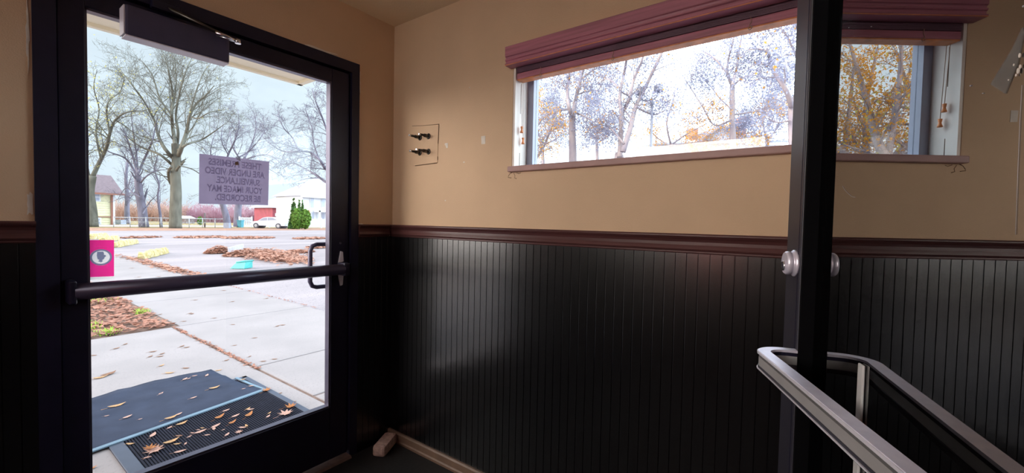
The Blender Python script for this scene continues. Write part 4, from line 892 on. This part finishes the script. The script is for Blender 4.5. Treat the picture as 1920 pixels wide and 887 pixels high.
# ---------------------------------------------------------------- bushes and tree line
def leafy(mb, c, rx, ry, rz, n, s, rr, cone=False):
    for i in range(n):
        while True:
            u, v, w_ = rr.uniform(-1, 1), rr.uniform(-1, 1), rr.uniform(-1, 1)
            if cone:
                k = (1-w_)/2*.95+.05
                if u*u+v*v < k*k: break
            elif u*u+v*v+w_*w_ < 1: break
        p_ = np.array([c[0]+u*rx, c[1]+v*ry, c[2]+w_*rz]); a = np.array([rr.gauss(0, 1) for _ in range(3)]); a /= np.linalg.norm(a); d = np.cross(a, [rr.gauss(0, 1) for _ in range(3)]); d /= np.linalg.norm(d)
        e = s*rr.uniform(.6, 1.4); mb.add([p_-a*e-d*e*.4, p_+a*e-d*e*.4, p_+a*e*.6+d*e*.6, p_-a*e*.6+d*e*.6], [(0, 1, 2, 3)])
def conifer(px, pyt, dep, wpx, mt, label, cone=True, base=0.0, n=1500):
    q = gnd(px, dep); hz_ = zat(px, pyt, dep); rr = random.Random(px); r_ = wpx/2*dep/F_PX
    o = empty('conifer' if cone else 'shrub', q, label, 'conifer' if cone else 'shrub')
    b = MB(); leafy(b, (q[0], q[1], hz_/2+.05), r_, r_, hz_/2, n, .16, rr, cone); b.build('foliage', mt, o)
    b = MB(); b.tube([q, (q[0], q[1], hz_*.8)], [.09, .03], 6); b.build('trunk', M['wood_post'], o)
conifer(551, 371, 52.5, 20, M['conifer'], 'tall dark pointed conifer left of the white house')
conifer(561, 373, 56, 11, M['conifer'], 'slim dark conifer just right of the tallest one')
conifer(567, 376, 56.5, 8, M['conifer'], 'slim conifer against the corner of the white house')
conifer(557, 392, 51.5, 18, M['conifer2'], 'rounded light green shrub in front of the conifers', False)
conifer(572, 393, 52, 19, M['conifer2'], 'broad light green shrub before the white house', False)
conifer(375, 407, 62, 7, M['conifer2'], 'small yellow-green shrub under the left edge of the paper sign', False, n=260)
def brush(px0, px1, dep, hgt, mt, n, label, seed, vari=.5, sl=1.1):
    rr = random.Random(seed); mb = MB()
    for i in range(n):
        px = rr.uniform(px0, px1); d = dep+rr.uniform(-4, 4); q = gnd(px, d); hh = hgt*(1-vari*rr.random())*(.75+.25*math.sin(px*.11+seed)+.15*math.sin(px*.31))
        x, y = q[0]+rr.gauss(0, .3), q[1]; lean = rr.gauss(0, .35)*hh
        mb.tube([(x, y, 0), (x+lean*.4, y, hh*.5), (x+lean, y, hh)], [.06, .045, .015], 3, False)
        for k in range(6):
            t = rr.uniform(.3, .95); zz = hh*t; xx = x+lean*t; l_ = rr.uniform(.4, sl); a = rr.uniform(-1.2, 1.2)
            mb.tube([(xx, y, zz), (xx+math.sin(a)*l_, y+rr.gauss(0, .2), zz+math.cos(a)*l_)], [.035, .012], 3, False)
    q = gnd((px0+px1)/2, dep); return tag(mb.build('brush', mt, None, q), label, 'brush', None, 'stuff')
brush(210, 345, 96, 5.0, M['orange_brush'], 560, 'orange-brown brush far behind the left trees', 1)
brush(335, 470, 98, 4.2, M['red_brush'], 640, 'pinkish-red twiggy brush far behind the paper sign', 2)
brush(460, 545, 98, 3.9, M['red_brush'], 420, 'reddish brush behind the white car', 3)
brush(300, 560, 120, 5.6, M['red_brush'], 600, 'pale pinkish tree line on the horizon', 4, .35, 1.6)

# ---------------------------------------------------------------- trees
class Tree:
    def __init__(s, seed): s.b = MB(); s.rr = random.Random(seed); s.tips = []; s.grow = 1.25 if seed < 20 else 1.0
    def limb(s, pts, r0, r1, n=8):
        P = [np.array(p, float) for p in pts]; m = len(P)
        Q = [P[0]]
        for i in range(m-1):     # smooth catmull-rom
            a, b_, c, d = P[max(i-1, 0)], P[i], P[i+1], P[min(i+2, m-1)]
            for k in range(1, 5):
                t = k/4; Q.append(.5*((2*b_)+(-a+c)*t+(2*a-5*b_+4*c-d)*t*t+(-a+3*b_-3*c+d)*t**3))
        k_ = 1.1 if s.grow == 1.0 else .72 if r0 < .36 else .9; rs = np.linspace(r0*k_, max(.02, r1*k_), len(Q)); s.b.tube(Q, list(rs), n, True); return Q, rs
    def twigs(s, Q, rs, lev, cnt, ln, start=.25, droop=0.0, upw=.25, spread=1.0, minr=.010):
        rr = s.rr; m = len(Q)
        for c in range(cnt):
            t = start+(1-start)*((c+rr.random())/cnt); x = t*(m-1); i = min(int(x), m-2); f = x-i
            p = Q[i]*(1-f)+Q[i+1]*f; ax_ = Q[i+1]-Q[i]; ax_ = ax_/max(np.linalg.norm(ax_), 1e-6); r0 = max(minr, (rs[i]*(1-f)+rs[i+1]*f)*rr.uniform(.28, .48))
            v = np.array([rr.gauss(0, 1) for _ in range(3)]); v -= ax_*(v@ax_); v /= max(np.linalg.norm(v), 1e-6)
            d = ax_*rr.uniform(.5, 1.0)+v*spread*rr.uniform(.5, 1.0)+np.array([0, 0, upw]); d /= np.linalg.norm(d)
            L_ = ln*s.grow*rr.uniform(.55, 1.2)*(1.15-.55*t) if lev == 3 else ln*rr.uniform(.55, 1.2)*(1.15-.55*t); n = 4 if lev > 1 else 3; pts = [p]
            for k in range(n):
                d = d+np.array([rr.gauss(0, .12), rr.gauss(0, .12), rr.gauss(0, .10)+.05*upw-droop*.12]); d /= np.linalg.norm(d); pts.append(pts[-1]+d*L_/n)
            r1 = max(minr*.6, r0*.3); rad = list(np.linspace(r0, r1, n+1)); s.b.tube(pts, rad, 5 if lev > 2 else 3, False)
            if lev > 1: s.twigs(pts, rad, lev-1, max(3, int(cnt*.62)) if lev < 3 else max(4, int(cnt*.8)), L_*.55, .2, droop, upw*.8, spread, minr)
            else: s.tips.append((pts[-1], pts[-2], p))
    def foliage(s, n, size, scat, filt=None):
        rr = s.rr; mb = MB(); tips = [t for t in s.tips if filt is None or filt(t[0])]
        if not tips: return mb
        for i in range(n):
            a, b_, c = tips[rr.randrange(len(tips))]; t = rr.random(); p = (a*(1-t)+c*t)+np.array([rr.gauss(0, scat) for _ in range(3)])
            u = np.array([rr.gauss(0, 1) for _ in range(3)]); u /= np.linalg.norm(u); v = np.cross(u, [rr.gauss(0, 1) for _ in range(3)]); v /= max(np.linalg.norm(v), 1e-6); e = size*rr.uniform(.6, 1.4)
            mb.add([p-u*e, p+v*e*.5, p+u*e, p-v*e*.5], [(0, 1, 2, 3)])
        return mb
def P3(dep, *pts, jit=0.0, seed=0):
    rr = random.Random(seed); return [atd(x, y, dep+(rr.uniform(-jit, jit))) for x, y in pts]
def finish(t, name, base, mt, label, cat='tree', group=None, leaves=None):
    o = empty(name, base, label, cat, group); t.b.build('branches', mt, o)
    for (nm, mb, m_) in (leaves or []):
        if mb.f: mb.build(nm, m_, o)
    return o
DG = 'bare trees beyond the parking lot'
# main tree in the door view
D = 45.0; t = Tree(5); base = gnd(329, D)
Q, rs = t.limb([base]+P3(D, (329, 400), (330, 360), (329, 325), (331, 300), (329, 270)), .64, .40, 10)
t.twigs(Q, rs, 2, 5, 2.4, .55, .6)
for pts, r0, r1, c in (([(331, 300), (341, 275), (350, 248), (356, 218), (368, 195), (385, 180), (402, 160)], .34, .05, 13), ([(329, 272), (324, 240), (322, 215), (324, 180), (318, 140), (308, 105)], .30, .04, 14), ([(330, 285), (334, 250), (330, 215), (338, 170), (350, 130), (362, 105)], .22, .04, 13),
    ([(328, 300), (310, 280), (297, 255), (290, 228), (270, 190), (248, 160), (225, 130)], .28, .04, 14), ([(326, 312), (300, 290), (270, 278), (245, 262), (225, 240)], .22, .04, 10), ([(334, 282), (352, 270), (378, 262), (400, 248), (422, 232)], .20, .04, 11), ([(356, 218), (372, 222), (395, 210), (425, 205)], .12, .03, 9), ([(322, 215), (300, 185), (285, 140), (262, 110)], .15, .03, 11), ([(350, 248), (362, 190), (380, 140), (395, 120)], .15, .03, 10), ([(322, 215), (330, 160), (328, 110)], .14, .03, 10),
    ([(326, 352), (318, 340), (316, 322), (322, 312)], .20, .17, 3), ([(334, 310), (362, 318), (385, 335), (396, 350)], .10, .03, 7)):
    Q, rs = t.limb(P3(D, *pts, jit=2.5, seed=int(pts[-1][0])), r0, r1, 7); t.twigs(Q, rs, 3, c, 3.7, .2, .25, .3)
finish(t, 'bare_tree', base, M['bark_g'], 'tall bare tree with thick grey-green trunk left of the paper sign', 'tree', DG, [('leaves', t.foliage(160, .08, .5), M['fol_y'])])
# left big tree
D = 44.0; t = Tree(6); base = gnd(172, D)
Q, rs = t.limb([base]+P3(D, (171, 395), (168, 360), (174, 330)), .62, .34, 10)
for pts, r0, r1, c in (([(174, 330), (186, 305), (200, 275), (206, 250), (216, 225), (240, 210), (275, 208)], .30, .05, 13), ([(170, 345), (160, 300), (164, 265), (158, 225), (150, 190)], .26, .05, 11), ([(206, 250), (200, 215), (204, 190), (225, 172), (232, 150)], .15, .03, 11), ([(190, 300), (180, 250), (186, 205), (176, 165), (182, 130)], .14, .03, 12), ([(216, 225), (240, 240), (262, 262)], .10, .03, 8), ([(160, 265), (140, 240), (120, 200)], .16, .03, 8)):
    Q, rs = t.limb(P3(D, *pts, jit=2, seed=int(pts[-1][0])), r0, r1, 7); t.twigs(Q, rs, 3, c, 2.6, .2, .5, .2)
finish(t, 'bare_tree', base, M['bark_g'], 'bare tree with curving limbs in front of the cream house', 'tree', DG, [('leaves', t.foliage(900, .075, .35), M['fol_y'])])
D = 62; t = Tree(7); base = gnd(239, D)
Q, rs = t.limb([base]+P3(D, (238, 395), (239, 370), (236, 335), (240, 300)), .42, .15, 8); t.twigs(Q, rs, 3, 10, 3.4, .3, .2, .3)
finish(t, 'bare_tree', base, M['bark_v'], 'slim grey tree between the cream house and the forked tree', 'tree', DG)
D = 46; t = Tree(8); base = gnd(270, D)
Q, rs = t.limb([base]+P3(D, (267, 395), (262, 365), (258, 330)), .52, .34, 9); t.twigs(Q, rs, 2, 5, 2.6, .4, 1.0)
for pts, r0, r1, c in (([(258, 335), (246, 310), (232, 295), (205, 285), (190, 275)], .2, .04, 9), ([(259, 330), (248, 290), (238, 260), (228, 235)], .2, .03, 10), ([(259, 325), (270, 300), (284, 268), (290, 245), (296, 215)], .2, .03, 10), ([(258, 330), (256, 290), (250, 250), (246, 215)], .16, .03, 10), ([(262, 345), (275, 330), (295, 320), (315, 318)], .15, .03, 9), ([(263, 370), (250, 362), (236, 352), (220, 375)], .13, .03, 8), ([(268, 392), (258, 378), (252, 362)], .10, .04, 4), ([(268, 402), (280, 380), (294, 366)], .10, .03, 5)):
    Q, rs = t.limb(P3(D, *pts, jit=2, seed=int(pts[-1][1])), r0, r1, 6); t.twigs(Q, rs, 3, c, 2.3, .2, .4, .3)
finish(t, 'bare_tree', base, M['bark_v'], 'many-forked bare tree with leaning trunk left of the main tree', 'tree', DG)
D = 47; t = Tree(9); base = gnd(302, D)
Q, rs = t.limb([base]+P3(D, (300, 400), (296, 370), (298, 345), (290, 318), (296, 290)), .22, .05, 7); t.twigs(Q, rs, 3, 11, 2.4, .25, .3, .3)
finish(t, 'bare_tree', base, M['bark_v'], 'thin bare tree between the forked tree and the main trunk', 'tree', DG)
D = 51; t = Tree(10); base = gnd(427, D)
Q, rs = t.limb([base]+P3(D, (424, 405), (418, 385), (412, 355), (418, 325)), .45, .26, 9)
for pts, r0, r1, c in (([(418, 325), (428, 290), (440, 265), (448, 235), (446, 205)], .2, .03, 12), ([(418, 325), (440, 300), (465, 285), (486, 262), (500, 240)], .18, .03, 11), ([(414, 345), (400, 310), (395, 280), (405, 245)], .18, .03, 11), ([(428, 290), (415, 262), (420, 225)], .12, .03, 10), ([(440, 300), (470, 310), (500, 315), (525, 330)], .12, .03, 9)):
    Q, rs = t.limb(P3(D, *pts, jit=2.5, seed=int(pts[-1][1])), r0, r1, 6); t.twigs(Q, rs, 3, c, 2.8, .2, .3, .3)
finish(t, 'bare_tree', base, M['bark_v'], 'leaning bare tree whose trunk shows under the paper sign', 'tree', DG)
D = 58; t = Tree(11); base = gnd(445, D)
Q, rs = t.limb([base]+P3(D, (446, 395), (449, 370), (452, 335), (456, 300)), .55, .3, 9)
for pts, r0, r1, c in (([(456, 300), (470, 275), (480, 240), (476, 210)], .2, .03, 11), ([(455, 305), (436, 275), (430, 240)], .2, .03, 10), ([(456, 300), (495, 290), (520, 300), (535, 322)], .16, .03, 10)):
    Q, rs = t.limb(P3(D, *pts, jit=2.5, seed=int(pts[-1][1])), r0, r1, 6); t.twigs(Q, rs, 3, c, 3.2, .2, .3, .3)
finish(t, 'bare_tree', base, M['bark_v'], 'upright grey tree behind the right half of the paper sign', 'tree', DG)
D = 32; t = Tree(12); base = gnd(668, D)
Q, rs = t.limb([base]+P3(D, (664, 390), (650, 360), (645, 330)), .42, .3, 9)
for pts, r0, r1, c in (([(655, 372), (632, 352), (612, 342), (592, 328), (575, 318), (548, 306), (528, 318)], .20, .03, 12), ([(645, 330), (628, 318), (612, 318), (598, 298), (580, 285), (556, 284), (532, 284), (510, 272), (492, 256)], .19, .02, 14), ([(640, 320), (618, 260), (606, 225), (592, 190), (585, 165)], .16, .025, 12), ([(560, 284), (548, 258), (532, 240), (520, 215)], .09, .02, 10), ([(598, 298), (588, 268), (585, 240), (572, 205)], .09, .02, 10), ([(645, 330), (640, 240), (620, 180)], .2, .03, 10)):
    Q, rs = t.limb(P3(D, *pts, jit=1.5, seed=int(pts[-1][1])), r0, r1, 6); t.twigs(Q, rs, 3, c, 1.9, .15, .55, .1, 1.0, .009)
finish(t, 'bare_tree', base, M['bark_v'], 'bare tree reaching in from the right edge of the door glass', 'tree', DG)

# ---------------------------------------------------------------- view through the high window
WG = 'trees seen through the high window'
def wtree(seed, D, trunk, r0, r1, limbs, label, nd=2600, ny=500, ysel=None, ln=1.5, mt='bark_p', sz=.055, name='leafy_tree', jit=1.2, fy='fol_o'):
    t = Tree(seed); base = gnd(trunk[0][0], D); Q, rs = t.limb([base]+P3(D, *trunk), r0, r1, 9)
    for pts, a, b_, c in limbs:
        Q, rs = t.limb(P3(D, *pts, jit=jit, seed=int(pts[-1][0])), a, b_, 6); t.twigs(Q, rs, 3, c, ln, .15, .5, .1, 1.1, .006)
    lv = [('dull_leaves', t.foliage(int(nd*2.6), sz*.92, .34), M['fol_d'])]
    if ny: lv.append(('bright_leaves', t.foliage(ny, sz*1.1, .2, ysel), M[fy]))
    return finish(t, name, base, M[mt], label, 'tree', WG, lv)
wtree(31, 21, [(1074, 302), (1073, 260), (1073, 215)], .19, .15, [([(1073, 218), (1066, 195), (1064, 165), (1068, 135), (1060, 90)], .11, .03, 9), ([(1074, 220), (1080, 185), (1088, 150), (1100, 110), (1118, 60)], .12, .03, 10), ([(1066, 205), (1045, 208), (1020, 220), (1002, 248), (990, 275)], .06, .015, 9), ([(1080, 212), (1100, 220), (1120, 235)], .05, .012, 8), ([(1088, 150), (1115, 130), (1140, 125)], .05, .012, 7)],
    'tree with yellow-spotted forked trunk at the left of the high window', 3000, 620, lambda p: True, 1.25)
wtree(32, 20, [(1160, 310), (1163, 290)], .22, .20, [([(1162, 295), (1164, 260), (1165, 212), (1162, 180), (1170, 140), (1176, 100), (1180, 60)], .13, .03, 9), ([(1165, 215), (1180, 185), (1188, 150), (1202, 118), (1212, 80)], .10, .03, 8), ([(1168, 285), (1182, 240), (1192, 200), (1212, 160), (1240, 100), (1262, 50)], .13, .05, 9), ([(1162, 165), (1140, 148), (1125, 155)], .04, .012, 6), ([(1170, 270), (1145, 240), (1125, 225)], .05, .012, 9), ([(1192, 200), (1225, 215), (1250, 205)], .05, .012, 9)],
    'tree with pale trunks forking in a V just left of the floodlight pole', 3000, 320, None, 1.3)
wtree(33, 25, [(1374, 275), (1373, 238), (1373, 200), (1373, 160)], .17, .13, [([(1373, 162), (1364, 138), (1366, 110), (1374, 80), (1380, 40)], .09, .02, 9), ([(1373, 160), (1382, 125), (1386, 95), (1392, 60), (1400, 30)], .09, .02, 9), ([(1373, 162), (1395, 145), (1420, 142), (1450, 155)], .05, .012, 9), ([(1372, 205), (1350, 185), (1335, 165), (1320, 150)], .04, .012, 9), ([(1372, 225), (1340, 235), (1320, 205), (1298, 170), (1285, 150)], .05, .012, 10), ([(1375, 215), (1400, 212), (1430, 205), (1460, 195)], .05, .012, 9), ([(1364, 138), (1340, 110), (1315, 95)], .06, .012, 9)],
    'straight slender tree with orange low leaves right of the floodlight pole', 5200, 900, lambda p: p[2] < 8.6, 1.7)
wtree(34, 15, [(1486, 300), (1485, 240), (1484, 200)], .13, .10, [([(1484, 200), (1475, 172), (1455, 140), (1443, 118), (1441, 100), (1425, 92), (1405, 93)], .085, .02, 9), ([(1446, 124), (1428, 120), (1408, 124)], .035, .01, 6), ([(1484, 200), (1500, 150), (1510, 90), (1490, 45)], .07, .02, 9), ([(1484, 225), (1460, 230), (1440, 222)], .03, .01, 7), ([(1500, 120), (1470, 60), (1445, 48), (1430, 55)], .04, .01, 8)],
    'pale tree with an arching branch at the right end of the high window', 2000, 160, None, 1.0)
wtree(35, 30, [(1262, 300), (1258, 270)], .14, .10, [([(1258, 272), (1250, 230), (1262, 190), (1270, 140)], .07, .02, 10), ([(1258, 272), (1290, 250), (1325, 232)], .06, .02, 12), ([(1258, 272), (1295, 268), (1340, 262)], .05, .02, 11), ([(1258, 275), (1232, 258), (1215, 240)], .05, .02, 10)],
    'small orange-leaved tree low behind the floodlight pole', 900, 2600, lambda p: p[2] < 8.5, 2.2, 'bark_p', .055)
wtree(36, 36, [(1018, 302), (1015, 265)], .16, .10, [([(1015, 268), (1005, 225), (1012, 180), (1000, 140)], .08, .02, 10), ([(1015, 268), (1032, 235), (1045, 200), (1040, 160)], .08, .02, 10), ([(1015, 275), (1040, 262), (1060, 250)], .06, .02, 9)],
    'faint leafy tree behind the left end of the high window', 3000, 700, lambda p: p[2] < 6.5, 2.2, 'bark_p', .07, fy='fol_y')
wtree(37, 34, [(1120, 302), (1118, 260)], .14, .10, [([(1118, 262), (1125, 220), (1120, 180), (1135, 140)], .08, .02, 10), ([(1118, 262), (1100, 240), (1105, 200)], .06, .02, 9), ([(1118, 270), (1140, 255), (1155, 240)], .06, .02, 8)],
    'faint leafy tree between the spotted trunk and the V-shaped tree', 3000, 160, None, 2.2, 'bark_p', .07)
wtree(38, 31, [(1440, 300), (1438, 260)], .14, .10, [([(1438, 262), (1430, 225), (1440, 180), (1452, 120)], .08, .02, 10), ([(1438, 262), (1458, 240), (1470, 215), (1462, 160)], .06, .02, 10), ([(1438, 270), (1420, 255), (1405, 232)], .06, .02, 9)],
    'faint leafy tree behind the arching branch', 3800, 500, lambda p: p[2] < 8, 2.4, 'bark_p', .08)

# golden tree that the inner glass door reflects
def gold(az, dist, seed, label, sc=1.0, nd=500, ny=3300):
    t = Tree(seed); c0 = np.array([-1.47+math.sin(R(az))*dist, -2.43+math.cos(R(az))*dist, 0]); X = np.array([math.cos(R(az)), -math.sin(R(az)), 0])
    q = lambda u, h_, w_=0: c0 + X*u*sc + FH*w_ + np.array([0, 0, h_*sc])
    Q, rs = t.limb([c0, q(.05, 1.5), q(-.02, 2.8)], .26*sc, .20*sc, 9)
    for pts, a, b_, c in (([q(-.02, 2.7), q(-.3, 3.8, .2), q(-.25, 5.2), q(-.5, 7.2, .4)], .14, .03, 11), ([q(0, 2.7), q(.5, 3.7, -.2), q(.8, 5.0), q(1.3, 7.0)], .14, .03, 11), ([q(0, 2.6), q(.8, 3.3, .5), q(1.7, 4.2, .6), q(2.3, 5.6)], .11, .03, 10), ([q(0, 2.6), q(-.9, 3.4, -.4), q(-1.7, 4.4), q(-2.2, 5.8)], .11, .03, 10), ([q(.3, 3.3), q(.2, 5, -.6), q(.1, 7)], .10, .02, 10)):
        Q, rs = t.limb(pts, a*sc, b_*sc, 6); t.twigs(Q, rs, 3, c, 1.25*sc, .15, .3, .1, 1.1, .007)
    return finish(t, 'golden_tree', c0, M['bark_p'], label, 'tree', None, [('bright_leaves', t.foliage(int(ny*1.5), .043*sc, .22, lambda p: p[2] > 3.6*sc), M['fol_o']), ('dull_leaves', t.foliage(nd, .05*sc, .25), M['fol_y'])])
gold(47.5, 17, 51, 'golden-leaved forked tree reflected in the inner glass door, the middle of three', 1.05)
gold(44.2, 19, 52, 'golden-leaved tree reflected in the inner glass door beside the grey window frame', 1.05)
gold(51.2, 22, 53, 'golden-leaved tree reflected in the inner glass door next to its dark stile', 1.2)

# floodlight pole
D = 20.0; q = gnd(1216, D); zt = zat(1216, 190, D)
fp = empty('floodlight_pole', q, 'grey pole with two floodlights on a curved bracket, seen through the high window', 'floodlight pole')
b = MB(); b.tube([q, (q[0], q[1], zt)], [.085, .055], 10); b.build('pole', M['pole'], fp)
b = MB(); b.tube(P3(D, (1203, 180), (1204, 187), (1210, 189), (1217, 188), (1226, 186), (1232, 181), (1233, 174)), .035, 7); b.build('bracket', M['pole'], fp)
for (px, py, ya) in ((1199.5, 171, -.9), (1235, 166, .25)):
    c_ = atd(px, py, D); ca, sa = math.cos(ya), math.sin(ya); X = RH*ca+FH*sa; Y = -RH*sa+FH*ca
    f_ = lambda p, c_=c_, X=X, Y=Y: c_ + X*p[0] + Y*p[1] + np.array([0, 0, p[2]+p[1]*-.25])
    b = MB(); b.box((-.19, -.10, -.15), (.19, .14, .15), M=f_, bev=.02); hd = b.build('floodlight_head', M['pole'], fp)
    b = MB(); b.box((-.155, -.112, -.09), (.155, -.098, .12), M=f_); b.build('lens', M['lamp_face'], hd)
# house beyond the window
D = 36.0; q = gnd(1370, D); hs = empty('house', q, 'pale house with brick chimneys and gabled roof beyond the high window', 'house')
FX = lambda px, py, dd=0.0: atd(px, py, D+dd)
def hb(px0, px1, py0, py1, d0, d1, name, mt, parent=hs, to_ground=False):
    b = MB(); a0, a1 = FX(px0, py1), FX(px1, py1); zt_ = zat(px0, py0, D); zb_ = 0 if to_ground else zat(px0, py1, D)
    P_ = [np.array([a0[0], a0[1], 0])+FH*d0, np.array([a1[0], a1[1], 0])+FH*d0, np.array([a1[0], a1[1], 0])+FH*d1, np.array([a0[0], a0[1], 0])+FH*d1]
    b.hexa([p_+np.array([0, 0, zb_]) for p_ in P_]+[p_+np.array([0, 0, zt_]) for p_ in P_]); return b.build(name, mt, parent)
hb(1236, 1478, 268, 300, 0, 7, 'wall', M['white_siding'], hs, True)
b = MB(); e0, e1, ap = FX(1310, 268), FX(1392, 268), FX(1349, 238)
b.sweep([(0, 0), (1, 0), (2, 0)], 0, 1, lambda u, v, t: e0) if False else None
vs = [e0, e1, ap, e0+FH*7, e1+FH*7, ap+FH*7]; b.add(vs, [(0, 1, 2), (5, 4, 3), (0, 2, 5, 3), (2, 1, 4, 5), (1, 0, 3, 4)]); b.build('gable', M['white_siding'], hs)
b = MB()
for (s_, e_) in ((e0, ap), (ap, e1)):
    u_ = np.array([0, 0, .22]); b.hexa([s_-FH*.5, e_-FH*.5, e_+FH*7, s_+FH*7, s_-FH*.5+u_, e_-FH*.5+u_, e_+FH*7+u_, s_+FH*7+u_])
b.build('roof', M['shingle_g'], hs)
b = MB(); vs = [FX(1232, 270)-FH*.6, FX(1482, 266)-FH*.6, FX(1482, 226)+FH*6, FX(1400, 222)+FH*6, FX(1240, 250)+FH*6]; b.add(vs + [v+np.array([0, 0, -.15]) for v in vs], [(0, 1, 2, 3, 4), (9, 8, 7, 6, 5)] + [(k, (k+1) % 5, 5+(k+1) % 5, 5+k) for k in range(5)]); b.build('roof', M['pale_roof'], hs)
hb(1313, 1329, 230, 275, 2.2, 3.2, 'chimney', M['chimney']); hb(1393, 1404, 215, 280, .5, 1.4, 'chimney', M['chimney'])
hb(1388, 1392, 257, 270, -.6, -.45, 'yellow_lamp', mat('yellow_lantern', (.9, .6, .02, 1), .5), hs)
